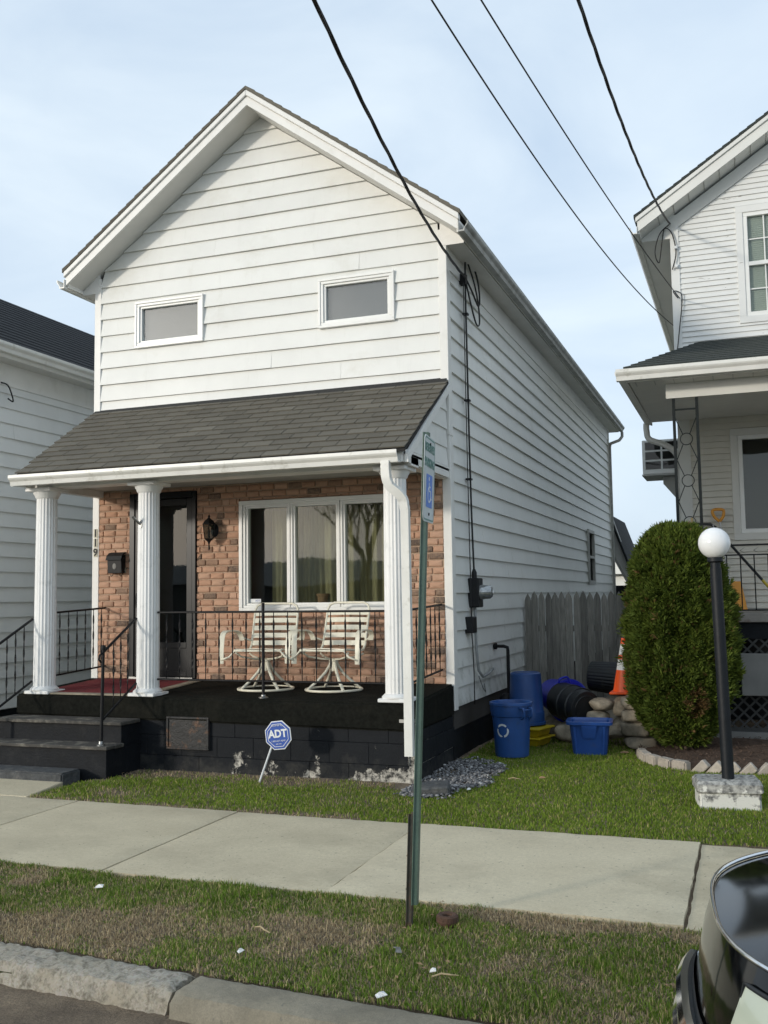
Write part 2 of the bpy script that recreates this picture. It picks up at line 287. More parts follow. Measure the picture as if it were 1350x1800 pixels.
# ------------------------------------------------------------------ mesh helpers
def V(*a): return Vector(a)
class MB:
    def __init__(s): s.v = []; s.f = []
    def add(s, vs, fs):
        k = len(s.v); s.v += [tuple(x) for x in vs]; s.f += [tuple(i+k for i in f) for f in fs]; return s
    def box(s, x0, x1, y0, y1, z0, z1):
        return s.add([(x0, y0, z0), (x1, y0, z0), (x1, y1, z0), (x0, y1, z0), (x0, y0, z1), (x1, y0, z1), (x1, y1, z1), (x0, y1, z1)],
                     [(0, 3, 2, 1), (4, 5, 6, 7), (0, 1, 5, 4), (1, 2, 6, 5), (2, 3, 7, 6), (3, 0, 4, 7)])
    def hexa(s, a, b):                       # two quads (4 points each) joined
        return s.add(list(a)+list(b), [(0, 3, 2, 1), (4, 5, 6, 7), (0, 1, 5, 4), (1, 2, 6, 5), (2, 3, 7, 6), (3, 0, 4, 7)])
    def prism(s, poly, d):                   # polygon of 3-D points pushed along d
        nn = len(poly); d = Vector(d); a = [Vector(p) for p in poly]; b = [p+d for p in a]
        return s.add(a+b, [tuple(range(nn))[::-1], tuple(range(nn, 2*nn))]+[(i, (i+1) % nn, (i+1) % nn+nn, i+nn) for i in range(nn)])
    def tube(s, pts, r, k=8, closed=False, sq=None):
        pts = [Vector(p) for p in pts]; N = len(pts); rs = r if hasattr(r, '__len__') else [r]*N
        vs = []; ref = None
        for i, p in enumerate(pts):
            if closed: t = pts[(i+1) % N]-pts[i-1]
            else: t = pts[min(i+1, N-1)]-pts[max(i-1, 0)]
            t.normalize()
            if ref is None: ref = V(0, 0, 1) if abs(t.z) < .9 else V(1, 0, 0)
            u = (ref-t*ref.dot(t)).normalized(); w = t.cross(u); ref = u
            for j in range(k):
                a = 2*math.pi*(j+.5)/k; ex, ey = math.cos(a), math.sin(a)
                if sq: q = max(abs(ex), abs(ey)); ex, ey = ex/q*sq[0], ey/q*sq[1]
                vs.append(p+u*(rs[i]*ex)+w*(rs[i]*ey))
        fs = [(i*k+j, i*k+(j+1) % k, ((i+1) % N)*k+(j+1) % k, ((i+1) % N)*k+j) for i in range(N if closed else N-1) for j in range(k)]
        if not closed: fs += [tuple(range(k))[::-1], tuple(range((N-1)*k, N*k))]
        return s.add(vs, fs)
    def lathe(s, prof, k=24, c=(0, 0, 0), ax='z', flute=None, open_=False):
        vs = []; N = len(prof)
        for r, h in prof:
            for j in range(k):
                a = 2*math.pi*j/k; rr = r*(flute[j % len(flute)] if flute else 1)
                x, y = rr*math.cos(a), rr*math.sin(a)
                p = {'z': (x, y, h), 'x': (h, x, y), 'y': (x, h, y)}[ax]
                vs.append((p[0]+c[0], p[1]+c[1], p[2]+c[2]))
        fs = [(i*k+j, i*k+(j+1) % k, (i+1)*k+(j+1) % k, (i+1)*k+j) for i in range(N-1) for j in range(k)]
        if not open_: fs += [tuple(range(k))[::-1], tuple(range((N-1)*k, N*k))]
        return s.add(vs, fs)
    def xf(s, mat, start=0):
        for i in range(start, len(s.v)): s.v[i] = tuple(mat @ Vector(s.v[i]))
        return s
    def mesh(s, name, mat=None, smooth=False, bevel=0, recalc=True, seg=1):
        me = bpy.data.meshes.new(name); me.from_pydata(s.v, [], s.f)
        if recalc or bevel:
            bm = bmesh.new(); bm.from_mesh(me)
            bmesh.ops.recalc_face_normals(bm, faces=bm.faces[:])
            if bevel: bmesh.ops.bevel(bm, geom=[e for e in bm.edges if len(e.link_faces) == 2 and e.calc_face_angle(0) > .6], offset=bevel, segments=seg, affect='EDGES', clamp_overlap=True)
            bm.to_mesh(me); bm.free()
        if mat: me.materials.append(MATS[mat])
        if smooth:
            me.shade_smooth()
            if smooth is not True:
                me.set_sharp_from_angle(angle=rad(smooth))
        return me
    def build(s, name, mat, parent=None, **k):
        return link(name, s.mesh(name, mat, **k), parent)
def link(name, me, parent=None, loc=None, rot=None):
    o = bpy.data.objects.new(name, me); COL.objects.link(o)
    if parent is not None: o.parent = parent
    if loc is not None: o.location = loc
    if rot is not None: o.rotation_euler = rot
    return o
def thing(name, label, cat, loc=(0, 0, 0), rz=0, group=None):
    o = bpy.data.objects.new(name, None); COL.objects.link(o); o.location = loc; o.rotation_euler = (0, 0, rz); o.empty_display_size = .1
    return tag(o, label, cat, group)
def tag(o, label, cat, group=None):
    o['label'] = label; o['category'] = cat
    if group: o['group'] = group
    return o
def struct(o): o['kind'] = 'structure'; return o
def box(name, mat, parent, x0, x1, y0, y1, z0, z1, bevel=0, **k): return MB().box(x0, x1, y0, y1, z0, z1).build(name, mat, parent, bevel=bevel, **k)
def textmesh(txt, size, mat, ext=.001, bold=0):
    c = bpy.data.curves.new('t', 'FONT'); c.body = txt; c.size = size; c.extrude = ext; c.offset = bold; c.align_x = 'CENTER'; c.align_y = 'CENTER'; c.resolution_u = 3
    o = bpy.data.objects.new('t', c); COL.objects.link(o); bpy.context.view_layer.update()
    me = bpy.data.meshes.new_from_object(o.evaluated_get(bpy.context.evaluated_depsgraph_get())); bpy.data.objects.remove(o)
    me.materials.clear(); me.materials.append(MATS[mat]); return me
def vnoise(x, y, s, seed=0):
    r = np.random.default_rng(seed).random((64, 64)); x = np.asarray(x)*s; y = np.asarray(y)*s
    xi = np.floor(x).astype(int); yi = np.floor(y).astype(int); fx = x-xi; fy = y-yi; fx = fx*fx*(3-2*fx); fy = fy*fy*(3-2*fy)
    g = lambda a, b: r[a % 64, b % 64]
    return (g(xi, yi)*(1-fx)+g(xi+1, yi)*fx)*(1-fy)+(g(xi, yi+1)*(1-fx)+g(xi+1, yi+1)*fx)*fy
def fbm(x, y, s, seed=0): return .55*vnoise(x, y, s, seed)+.28*vnoise(x, y, s*2.1, seed+1)+.17*vnoise(x, y, s*4.3, seed+2)
def nppmesh(name, verts, faces_flat, nper, mat, cols=None, parent=None):
    me = bpy.data.meshes.new(name); nf = len(faces_flat)//nper
    me.vertices.add(len(verts)); me.vertices.foreach_set('co', np.asarray(verts, np.float32).ravel())
    me.loops.add(len(faces_flat)); me.loops.foreach_set('vertex_index', np.asarray(faces_flat, np.int32))
    me.polygons.add(nf); me.polygons.foreach_set('loop_start', np.arange(0, nf*nper, nper, dtype=np.int32)); me.polygons.foreach_set('loop_total', np.full(nf, nper, np.int32))
    me.update(calc_edges=True)
    if cols is not None:
        a = me.color_attributes.new('Col', 'FLOAT_COLOR', 'POINT'); c4 = np.ones((len(verts), 4), np.float32); c4[:, :3] = cols; a.data.foreach_set('color', c4.ravel())
    me.materials.append(MATS[mat]); return link(name, me, parent)

# laps of siding: pieces cut round openings, every course an object
def rect_minus(x0, x1, z0, z1, holes):
    out = [(x0, x1, z0, z1)]
    for hx0, hx1, hz0, hz1 in holes:
        nx = []
        for a, b, c, d in out:
            if hx1 <= a or hx0 >= b or hz1 <= c or hz0 >= d: nx.append((a, b, c, d)); continue
            if hx0 > a: nx.append((a, hx0, c, d))
            if hx1 < b: nx.append((hx1, b, c, d))
            if hz0 > c: nx.append((max(a, hx0), min(b, hx1), c, hz0))
            if hz1 < d: nx.append((max(a, hx0), min(b, hx1), hz1, d))
        out = nx
    return out
def lapboard(parent, mat, org, sd, nd, polys, z0, z1, lip=.016, jit=.003, piece=3.6):
    org = Vector(org); sd = Vector(sd); nd = Vector(nd)
    out = []
    for poly in polys:                       # four (s,z) corners: cut long runs into butted lengths
        (a0, c), (b0, _), (b1, d), (a1, _) = poly
        if b0-a0 > piece*1.15:
            cuts = [a0]; q = a0+random.uniform(.35, 1)*piece
            while q < b0-.5: cuts.append(q); q += piece*random.uniform(.92, 1.05)
            cuts.append(b0)
            for u, w in zip(cuts[:-1], cuts[1:]):
                ta, tb_ = max(u, a1), min(w, b1)
                if tb_-ta < .02: ta = tb_ = min(max((u+w)/2, a1), b1)
                out.append([(u, c), (w-.0015, c), (max(tb_-.0015, ta), d), (ta, d)])
        else: out.append(poly)
    for (a0, c), (b0, _), (b1, d), (a1, _) in out:
        lp = lip+random.uniform(-jit, jit); NS = max(2, int((b0-a0)/.45)); vs = []
        for k in range(NS+1):
            t = k/NS; wob = random.uniform(-.0016, .0016) if z0 == c else 0; dz = random.uniform(-.0018, .0018) if z0 == c else 0
            for (s_, z_, o) in ((a0+(b0-a0)*t, c, 0), (a0+(b0-a0)*t, c, 1), (a1+(b1-a1)*t, d, 1), (a1+(b1-a1)*t, d, 0)):
                off = (.003+lp*(z1-z_)/(z1-z0)+(wob if z_ == c else 0)) if o else 0
                vs.append(org+sd*s_+V(0, 0, z_+(dz if z_ == c and o else 0))+nd*off)
        MB().add(vs, [(4*k+q, 4*k+(q+1) % 4, 4*k+4+(q+1) % 4, 4*k+4+q) for k in range(NS) for q in range(4)]+[(3, 2, 1, 0), (4*NS, 4*NS+1, 4*NS+2, 4*NS+3)]).build('siding_board', mat, parent)
def siding(parent, mat, org, sd, nd, s0, s1, z0, ztop, step, holes=(), clip=None, lip=.026):
    z = z0
    while z < ztop-.02:
        z1 = min(z+step, ztop+.0)
        zr = z+step
        if clip is None:
            polys = [[(a, c), (b, c), (b, d), (a, d)] for a, b, c, d in rect_minus(s0, s1, z, z1, holes)]
        else:
            polys = []
            for a, b, c, d in rect_minus(s0, s1, z, z1, holes):
                la, lb = clip(c); ua, ub = clip(d)
                if lb-la < .03: continue
                A0, B0, A1, B1 = max(a, la), min(b, lb), max(a, ua), min(b, ub)
                if B0 <= A0: continue
                if B1-A1 < .01: A1 = B1 = (A1+B1)/2
                polys.append([(A0, c), (B0, c), (B1, d), (A1, d)])
        if polys: lapboard(parent, mat, org, sd, nd, polys, z, zr, lip)
        z += step
def gutter_mesh(p0, p1, out, w=.11, h=.11):     # K profile run from p0 to p1 (top back edge), out = direction away from wall
    p0, p1, out = Vector(p0), Vector(p1), Vector(out)
    prof = [(0, 0), (0, -h), (w*.62, -h), (w*.72, -h*.62), (w*.92, -h*.42), (w, -h*.28), (w, 0), (w*.9, 0), (w*.9, -h*.22), (w*.5, -h*.85), (w*.08, -h*.85), (w*.08, 0)]
    return MB().prism([p0+out*a+V(0, 0, b) for a, b in prof], p1-p0)
def window(parent, x0, x1, z0, z1, y, fw=.06, glass='glass', fmat='vinyl_white', mull=(), proud=.045, back='blind', gap=.12, steps=2):
    w = thingpart('window', parent)
    fr = MB()
    for k in range(steps):
        a = fw*k/steps; b = fw*(k+1)/steps; yo = y-proud+proud*.45*k
        fr.box(x0+a, x1-a, yo, y+.06, z0+a, z0+b); fr.box(x0+a, x1-a, yo, y+.06, z1-b, z1-a)
        fr.box(x0+a, x0+b, yo, y+.06, z0+b, z1-b); fr.box(x1-b, x1-a, yo, y+.06, z0+b, z1-b)
    w.data = fr.mesh('window', fmat, bevel=.004)
    return w
def thingpart(name, parent):
    me = bpy.data.meshes.new(name); return link(name, me, parent)
WORLD = {}
def wthing(name, label, cat, loc, group=None):       # parts are given in world coordinates
    o = thing(name, label, cat, loc, 0, group); WORLD[o.name] = Vector(loc); return o
_link = link
def link(name, me, parent=None, loc=None, rot=None):
    o = _link(name, me, parent, loc, rot)
    if parent is not None and parent.name in WORLD: o.matrix_parent_inverse = Matrix.Translation(-WORLD[parent.name])
    return o

# ================================================================== SETTING
g = MB().box(-300, 300, -120, 400, -1.2, -.35).build('ground', 'turf_base'); struct(g)
r_ = MB().box(-120, 120, -7, 4.02, -.34, -.175).build('road', 'asphalt'); struct(r_)
# soil sheets carrying the grass (verge, front strip, side lawn)
def hgt(x, y): return -.018+.030*(fbm(x, y, 1.3, 5)-.5)+.016*(fbm(x, y, 6, 9)-.5)
def sheet(name, x0, x1, y0, y1, step, mat, edge=None):
    nx = int((x1-x0)/step)+1; ny = int((y1-y0)/step)+1
    X, Y = np.meshgrid(np.linspace(x0, x1, nx), np.linspace(y0, y1, ny)); Z = hgt(X, Y)
    if edge is not None: Z = Z+edge(X, Y)
    v = np.stack([X, Y, Z], -1).reshape(-1, 3); i = np.arange(nx*ny).reshape(ny, nx)
    f = np.stack([i[:-1, :-1], i[:-1, 1:], i[1:, 1:], i[1:, :-1]], -1).ravel()
    o = nppmesh(name, v, f, 4, mat); o.data.shade_smooth(); return struct(o)
KY = lambda x: 4.20-.07*(x+3.0)                        # back edge of the kerb (it runs slightly skew)
lawnbase = MB().box(-60, 60, 4.0, 70, -.33, -.06).build('lawn_bed', 'turf_base'); struct(lawnbase)
sheet('verge', -12, 9, 3.62, 5.60, .04, 'soil', lambda X, Y: np.where(Y < KY(X)+.02, -.10, 0)+np.where(Y > 5.44, -.03, 0))
sheet('lawn', -6.06, 9, 7.22, 16, .05, 'soil', lambda X, Y: np.where(Y < 7.33, -.03, 0))
# sidewalk slabs
sw = MB().box(-60, 60, 5.50, 7.29, -.10, -.03).build('sidewalk', 'soil'); struct(sw)
jx = [-11.7, -10.15, -8.6, -7.04, -5.49, -3.95, -2.40, -.385, 1.2, 2.75, 4.3]
for i in range(len(jx)-1):
    a, b = jx[i]+.006, jx[i+1]-.006
    if abs(jx[i]+.385) < .01: a += .005
    mb = MB(); dz = random.uniform(-.003, .003) if i != 7 else -.012
    nx, ny = 24, 20; vs = []
    for jy in range(ny+1):
        for ix in range(nx+1):
            x = a+(b-a)*ix/nx; y = 5.475+(7.295-5.475)*jy/ny
            if jy in (0, ny): y += random.uniform(-.009, .009)
            if ix in (0, nx): x += random.uniform(-.003, .003)*(1.6 if i in (6, 7) else 1)
            vs.append((x, y, dz-(.007 if jy in (0, ny) or ix in (0, nx) else 0)))
    mb.add(vs, [(r*(nx+1)+q, r*(nx+1)+q+1, (r+1)*(nx+1)+q+1, (r+1)*(nx+1)+q) for r in range(ny) for q in range(nx)])
    ring = [q for q in range(nx+1)]+[r*(nx+1)+nx for r in range(1, ny+1)]+[ny*(nx+1)+q for q in range(nx-1, -1, -1)]+[r*(nx+1) for r in range(ny-1, 0, -1)]
    k = len(mb.v); mb.v += [(vs[q][0], vs[q][1], -.09) for q in ring]
    mb.f += [(ring[q], k+q, k+(q+1) % len(ring), ring[(q+1) % len(ring)]) for q in range(len(ring))]
    mb.build('slab', 'concrete_pale' if i in (6,) else 'concrete', sw, smooth=30)
# walk to the steps
wk = MB().box(-7.65, -6.05, 7.312, 8.05, -.10, -.004).build('path', 'concrete', bevel=.008); struct(wk)
for i, v in enumerate(wk.data.vertices):
    if v.co.x > -6.5 and v.co.y > 7.8: v.co.x -= .16
# kerb stones, skewed like the photograph's
kb = MB(); ka = math.atan(-.07)
kerb = link('kerb', MB().box(-40, 40, 3.3, 3.5, -.32, -.26).mesh('kerb', 'kerb_smooth')); struct(kerb)
def kerbstone(xa, xb, mat, rough, setback=0, w=.23):
    nx = max(4, int((xb-xa)/.03)); prof = [(0, -.02), (-.05, .002), (-w+.05, -.004), (-w+.018, -.014), (-w, -.05), (-w-.018, -.11), (-w-.03, -.25)]
    fine = []
    for (y0, z0), (y1, z1) in zip(prof[:-1], prof[1:]):
        kk = max(1, int(math.hypot(y1-y0, z1-z0)/.03)); fine += [(y0+(y1-y0)*t/kk, z0+(z1-z0)*t/kk) for t in range(kk)]
    fine.append(prof[-1]); fine = [(0, -.25)]+fine; np_ = len(fine)
    vs = []
    for i in range(nx+1):
        x = xa+(xb-xa)*i/nx; e = .02 if i in (0, nx) else 0
        for (dy, dz) in fine:
            j = rough
            vs.append((x+random.uniform(-j, j)*.5+random.uniform(-1, 1)*e*.5, KY(x)+dy-setback+random.uniform(-j, j), -.008+dz+random.uniform(-j, j)-e*.6*(dz > -.05)))
    fs = [(i*np_+j, i*np_+j+1, (i+1)*np_+j+1, (i+1)*np_+j) for i in range(nx) for j in range(np_-1)]+[tuple(range(np_)), tuple(range(nx*np_, (nx+1)*np_))]
    MB().add(vs, fs).build('kerb_stone', mat, kerb, smooth=40)
kerbstone(-8.5, -5.45, 'aggregate', .008); kerbstone(-5.43, -2.475, 'aggregate', .008); kerbstone(-2.445, -.2, 'kerb_smooth', .0025, .0, .25); kerbstone(-.18, 2.4, 'kerb_smooth', .003, 0, .25)

# ================================================================== GRASS
def blades(name, label, n_, region, dens, hfun, colfun, lean=.5, width=.0035, parent=None):
    x0, x1, y0, y1 = region; X = rng.uniform(x0, x1, n_); Y = rng.uniform(y0, y1, n_)
    keep = rng.random(n_) < dens(X, Y); X, Y = X[keep], Y[keep]; N = len(X)
    H = hfun(X, Y)*rng.uniform(.55, 1.25, N); A = rng.uniform(0, 2*np.pi, N); L = np.abs(rng.normal(0, lean, N)); L = np.minimum(L, 1.32)
    dx, dy = np.cos(A), np.sin(A); w = width*rng.uniform(.7, 1.4, N); B = rng.uniform(0, 2*np.pi, N); wx, wy = np.cos(B)*w, np.sin(B)*w
    Z = hgt(X, Y)-.004
    P0 = np.stack([X-wx, Y-wy, Z], -1); P1 = np.stack([X+wx, Y+wy, Z], -1)
    mh = H*.55; s1 = np.sin(L*.5); c1 = np.cos(L*.5)
    mx_, my_, mz_ = X+dx*mh*s1, Y+dy*mh*s1, Z+mh*c1
    P2 = np.stack([mx_+wx*.8, my_+wy*.8, mz_], -1); P3 = np.stack([mx_-wx*.8, my_-wy*.8, mz_], -1)
    s2 = np.sin(L*1.2); c2 = np.cos(L*1.2)
    P4 = np.stack([mx_+dx*H*.45*s2, my_+dy*H*.45*s2, mz_+H*.45*c2], -1)
    v = np.stack([P0, P1, P2, P3, P4], 1).reshape(-1, 3); b = np.arange(N)*5
    f = np.stack([b, b+1, b+2, b, b+2, b+3, b+3, b+2, b+4], -1).ravel()
    c = np.repeat(colfun(X, Y, N), 5, 0)
    o = nppmesh(name, v, f, 3, 'grass', c); o['kind'] = 'stuff'; o['label'] = label; o['category'] = 'grass'; return o
def green(X, Y, N, lo=(.070, .125, .015), hi=(.24, .36, .055), dry=(.45, .38, .18), pd=.20):
    t = np.clip(.45*fbm(X, Y, 2.2, 31)+.75*rng.random(N)-.15, 0, 1)[:, None]; c = np.array(lo)*(1-t)+np.array(hi)*t
    d = rng.random(N) < pd*(.4+1.6*fbm(X, Y, 3.0, 77)); c[d] = np.array(dry)*rng.uniform(.6, 1.3, (d.sum(), 1)); return c
def straw(X, Y, N):
    t = rng.random(N)[:, None]; c = np.array((.22, .165, .10))*(1-t)+np.array((.62, .50, .31))*t; return c
# verge patches: bare soil at left and near the kerb, dead straw along the sidewalk at right
def vcover(X, Y):
    f = fbm(X, Y, 1.9, 3)+.22*(vnoise(X, Y, 8, 8)-.5)+.10*(vnoise(X, Y, 19, 18)-.5)
    f = f+.11+.05*np.clip((X+3.2), -1, 1.2)                               # lusher to the right
    f = f-.30*np.exp(-(((X+3.45)/.55)**2+((Y-4.50)/.26)**2))         # bare patch by the kerb
    f = f-.22*np.exp(-(((X+2.15)/.35)**2+((Y-4.95)/.14)**2))
    f = f-.45*np.exp(-(((X+.75)/.95)**2+((Y-5.36)/.12)**2))-.3*np.exp(-(((X+1.45)/.25)**2+((Y-5.38)/.09)**2))
    f = f-.12*np.clip((4.42-Y)/.2, 0, 1)+.16*np.exp(-(((X+2.0)/.5)**2+((Y-5.25)/.1)**2))
    return f
inv = lambda X, Y: (Y > KY(X)+.005-.02*vnoise(X, Y, 14, 4)) & (Y < 5.46+.035*vnoise(X, Y, 12, 6))
blades('verge_grass', 'patchy green grass on the verge between kerb and sidewalk', 190000, (-6.2, .5, 3.95, 5.50), lambda X, Y: np.clip((vcover(X, Y)-.33)*2.6, .05, .80)*inv(X, Y), lambda X, Y: .018+.024*np.clip((vcover(X, Y)-.40)*3, 0, 1)*(.25+1.5*vnoise(X, Y, 7, 41)**2), green, .62, .0026)
blades('dead_grass', 'dry tan thatch and straw in the bare patches of the verge', 120000, (-6.2, .5, 3.95, 5.475), lambda X, Y: np.clip((.78-vcover(X, Y))*2.2, .28, 1)*inv(X, Y), lambda X, Y: .034+0*X, straw, 1.5, .0022)
# front strip and side lawn
def lawnmask(X, Y):
    ok = (Y > 7.315-.035*vnoise(X, Y, 12, 6))
    ok &= ~((X < -2.93) & (Y > 8.80)) & ~((X < -5.9) & (Y > 8.2)) & (X > -6.06+.16*np.clip((Y-7.4)/.5, 0, 1)*0-.0)
    gr = ((X+2.72)/.42)**2+((Y-9.2)/1.02)**2 < 1+.8*(vnoise(X, Y, 5, 2)-.5)
    bed = ((X+.2)/1.05)**2+((Y-11.4)/1.28)**2 < 1
    return ok & ~gr & ~bed
def lcover(X, Y):
    f = .50+.55*(fbm(X, Y, 1.7, 13)-.45)
    f = f-np.where(X < -2.9, .34*np.clip((Y-8.30)/.4, 0, 1)+.16*np.clip((-5.2-X)/.7, 0, 1)+.20*np.clip((7.46-Y)/.12, 0, 1)+.10*(fbm(X, Y, 3.1, 66) > .52), .10*np.clip((7.40-Y)/.08, 0, 1)-.25)
    f = f-np.where((X > -2.9) & (Y > 11.25) & (X < -.9), .3*np.clip((Y-11.2)/.3, 0, 1), 0)
    return f
blades('lawn_grass', 'short green grass of the lawn in front of and beside the house', 330000, (-6.06, 1.6, 7.3, 13.4), lambda X, Y: np.clip((lcover(X, Y)-.24)*3, .05, .9)*lawnmask(X, Y), lambda X, Y: .028+.012*vnoise(X, Y, 4, 19), lambda X, Y, N: green(X, Y, N, (.10, .165, .017), (.28, .385, .05), (.42, .37, .14), .10), .7, .0034)
blades('lawn_thatch', 'brown dead grass along the edge of the sidewalk and porch', 90000, (-6.06, 1.6, 7.3, 13.4), lambda X, Y: np.clip((.60-lcover(X, Y))*2.6, .10, 1)*lawnmask(X, Y), lambda X, Y: .032+0*X, straw, 1.1, .003)

# ================================================================== MAIN HOUSE
XL, XR, YF, YB, XC = -7.49, -2.95, 10.2, 23.5, -5.205
H = wthing('white_house', 'narrow white sided gable house with brick porch front and house number 119', 'house', (-5.2, 10.2, 0))
zs = lambda x: 7.38-.735*abs(x-XC)
SL = .735; NRM = 1/math.hypot(1, SL)
WINU = [(-6.905, -5.955, 4.76, 5.335), (-4.462, -3.545, 4.745, 5.315)]
PW = (-5.475, -3.545, 1.555, 2.822); DR = (-6.955, -6.047, .775, 2.975)
inset = lambda w, d: (w[0]+d, w[1]-d, w[2]+d, w[3]-d)
# shell (hollow so that the rooms are dark)
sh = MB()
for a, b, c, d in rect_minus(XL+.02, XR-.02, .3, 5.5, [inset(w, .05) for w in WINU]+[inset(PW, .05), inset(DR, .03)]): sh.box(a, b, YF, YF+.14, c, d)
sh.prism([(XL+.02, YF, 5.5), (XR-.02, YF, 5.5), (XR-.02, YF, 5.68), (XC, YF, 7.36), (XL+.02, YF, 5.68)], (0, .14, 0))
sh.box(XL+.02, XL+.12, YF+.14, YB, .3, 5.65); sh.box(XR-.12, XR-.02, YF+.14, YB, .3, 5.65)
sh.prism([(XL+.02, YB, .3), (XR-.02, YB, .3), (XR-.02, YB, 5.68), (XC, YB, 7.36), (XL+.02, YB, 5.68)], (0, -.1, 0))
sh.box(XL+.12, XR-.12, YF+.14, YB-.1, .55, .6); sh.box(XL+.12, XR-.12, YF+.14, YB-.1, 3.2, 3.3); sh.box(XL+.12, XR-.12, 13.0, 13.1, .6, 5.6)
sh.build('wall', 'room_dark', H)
box('foundation', 'paint_black', H, XL+.03, XR-.03, YF+.02, YB, -.2, .52)
# front courses
siding(H, 'siding', (0, YF, 0), (1, 0, 0), (0, -1, 0), XL+.08, XR-.08, 3.946, 7.40, .2043, [inset(w, .03) for w in WINU],
       clip=lambda z: (XC-(7.375-z)/SL, XC+(7.375-z)/SL))
# side courses
SW = (19.75, 20.55, 1.90, 2.98)
siding(H, 'siding', (XR-.02, 0, 0), (0, 1, 0), (1, 0, 0), YF+.06, YB-.06, .533, 5.30, .2003, [inset(SW, .03)])
siding(H, 'siding', (XL+.02, 0, 0), (0, 1, 0), (-1, 0, 0), YF+.06, YB-.06, .533, 5.30, .2003)
# corner boards
for nm, (a, b) in (('r', (XR-.085, XR+.008)), ('l', (XL-.008, XL+.085))):
    zt = 5.70
    for c, d in ((.50, 3.42), (3.424, zt)) if nm == 'r' else ((.74, zt),):
        mb = MB().box(a, b, YF-.028, YF+.10, c, d)
        if d > 5: mb.v = [(x, y, min(z, zs(x)) if z > 5 else z) for x, y, z in mb.v]
        mb.build('corner_board', 'trim_white', H, bevel=.004)
box('corner_board', 'trim_white', H, XR-.06, XR+.02, YB-.1, YB+.01, .5, 5.5)
box('frieze_board', 'trim_white', H, XR-.02, XR+.004, YF+.1, YB, 5.28, 5.52); box('frieze_board', 'trim_white', H, XL-.004, XL+.02, YF+.1, YB, 5.28, 5.52)
# roof with rakes
def gable_roof(P, xc, half, apex, sl, y0, y1, th=.10, rake=.15, mat='shingle', tmat='trim_white', smat='soffit', wallx=None, wally=None, gut='gutter_white', gut_side='gutter_dirty', gz=0):
    """apex: z of the underside at the ridge; the rake boards hang over the wall at wally"""
    for s in (-1, 1):
        e = (xc+s*half, apex-sl*half)
        q = lambda t, dz: (xc+s*half*t, apex-sl*half*t+dz)
        # deck with stepped shingle courses
        mb = MB(); N = int(half*1.25/.14)
        top = []
        for i in range(N):
            t0, t1 = 1.012-i/N*1.012, 1.012-(i+1)/N*1.012
            top += [q(t0, rake+.065), q(t0, rake+.079), q(t1, rake+.067)]
        prof = [(x, z) for x, z in top]+[q(0, rake+.03), q(1.012, rake+.03)]
        segs = max(6, int((y1-y0)/.3)); wob = [random.uniform(-.006, .006) for _ in range(segs+1)]
        P3 = [(x, y0-.03, z) for x, z in prof]; mb.prism(P3, (0, y1-y0+.06, 0)); rf = mb.build('roof', mat, P)
        # rake board, upper trim, soffit
        a, b = q(0, 0), q(1.0, 0); c_, d_ = q(1.0, rake-.045), q(0, rake-.045)
        MB().prism([(a[0], y0, a[1]), (b[0], y0, b[1]), (c_[0], y0, c_[1]), (d_[0], y0, d_[1])], (0, .03, 0)).build('rake_board', tmat, P)
        a, b, c_, d_ = q(0, rake-.042), q(1.006, rake-.042), q(1.006, rake+.028), q(0, rake+.028)
        MB().prism([(a[0], y0-.024, a[1]), (b[0], y0-.024, b[1]), (c_[0], y0-.024, c_[1]), (d_[0], y0-.024, d_[1])], (0, .06, 0)).build('rake_trim', tmat, P, bevel=.006)
        a, b = q(0, .004), q(1.0, .004)
        MB().prism([(a[0], y0+.03, a[1]), (b[0], y0+.03, b[1]), (b[0], y0+.03, b[1]+.02), (a[0], y0+.03, a[1]+.02)], (0, wally-y0+.05, 0)).build('soffit', smat, P)
        # eave: fascia and level soffit along the side
        ex, ez = q(1.0, 0)
        x0, x1 = sorted((ex, ex-s*.025)); box('fascia', tmat, P, x0, x1, y0+.035, y1, ez-.02, ez+rake-.03)
        wx = wallx[0 if s < 0 else 1]
        x0, x1 = sorted((ex-s*.026, wx-s*.03)); box('soffit', smat, P, x0, x1, wally-.02, y1, ez-.035, ez-.015)
        MB().prism([(wx-s*.06, wally-.032, ez-.037), (ex-s*.026, wally-.032, ez-.037), (ex-s*.026, wally-.032, ez+.015), (wx-s*.06, wally-.032, apex-sl*abs(wx-s*.06-xc)+.01)], (0, .03, 0)).build('eave_return', tmat, P)
        zt = ez+.075+gz
        gutter_mesh((ex+s*.003, y0-.02, zt), (ex+s*.003, y1, zt), (s, 0, 0)).build('gutter', gut if s < 0 else gut_side, P)
gable_roof(H, XC, 2.49, 7.38, SL, 9.85, 23.85, wallx=(XL, XR), wally=YF)
# rear downspout of the side gutter
MB().tube([(-2.66, 23.8, 5.50), (-2.66, 23.8, 5.40), (-2.72, 23.72, 5.30), (-2.90, 23.5, 5.20), (-2.915, 23.44, 5.1), (-2.915, 23.44, .4)], .036, 8).build('downspout', 'gutter_dirty', H, smooth=40)
# upper windows
for w in WINU:
    x0, x1, z0, z1 = w
    o = MB()
    for k, (a, yo) in enumerate(((0, .05), (.03, .04), (.062, .022))):
        b = (.03, .062, .088)[k]
        o.box(x0+a, x1-a, YF-yo, YF+.06, z0+a, z0+b); o.box(x0+a, x1-a, YF-yo, YF+.06, z1-b, z1-a); o.box(x0+a, x0+b, YF-yo, YF+.06, z0+b, z1-b); o.box(x1-b, x1-a, YF-yo, YF+.06, z0+b, z1-b)
    wo_ = o.build('window', 'vinyl_white', H, bevel=.004)
    box('pane', 'glass_sky', wo_, x0+.085, x1-.085, YF+.012, YF+.018, z0+.085, z1-.085)
    box('blind', 'blind', wo_, x0+.07, x1-.07, YF+.045, YF+.055, z0+.07, z1-.07)
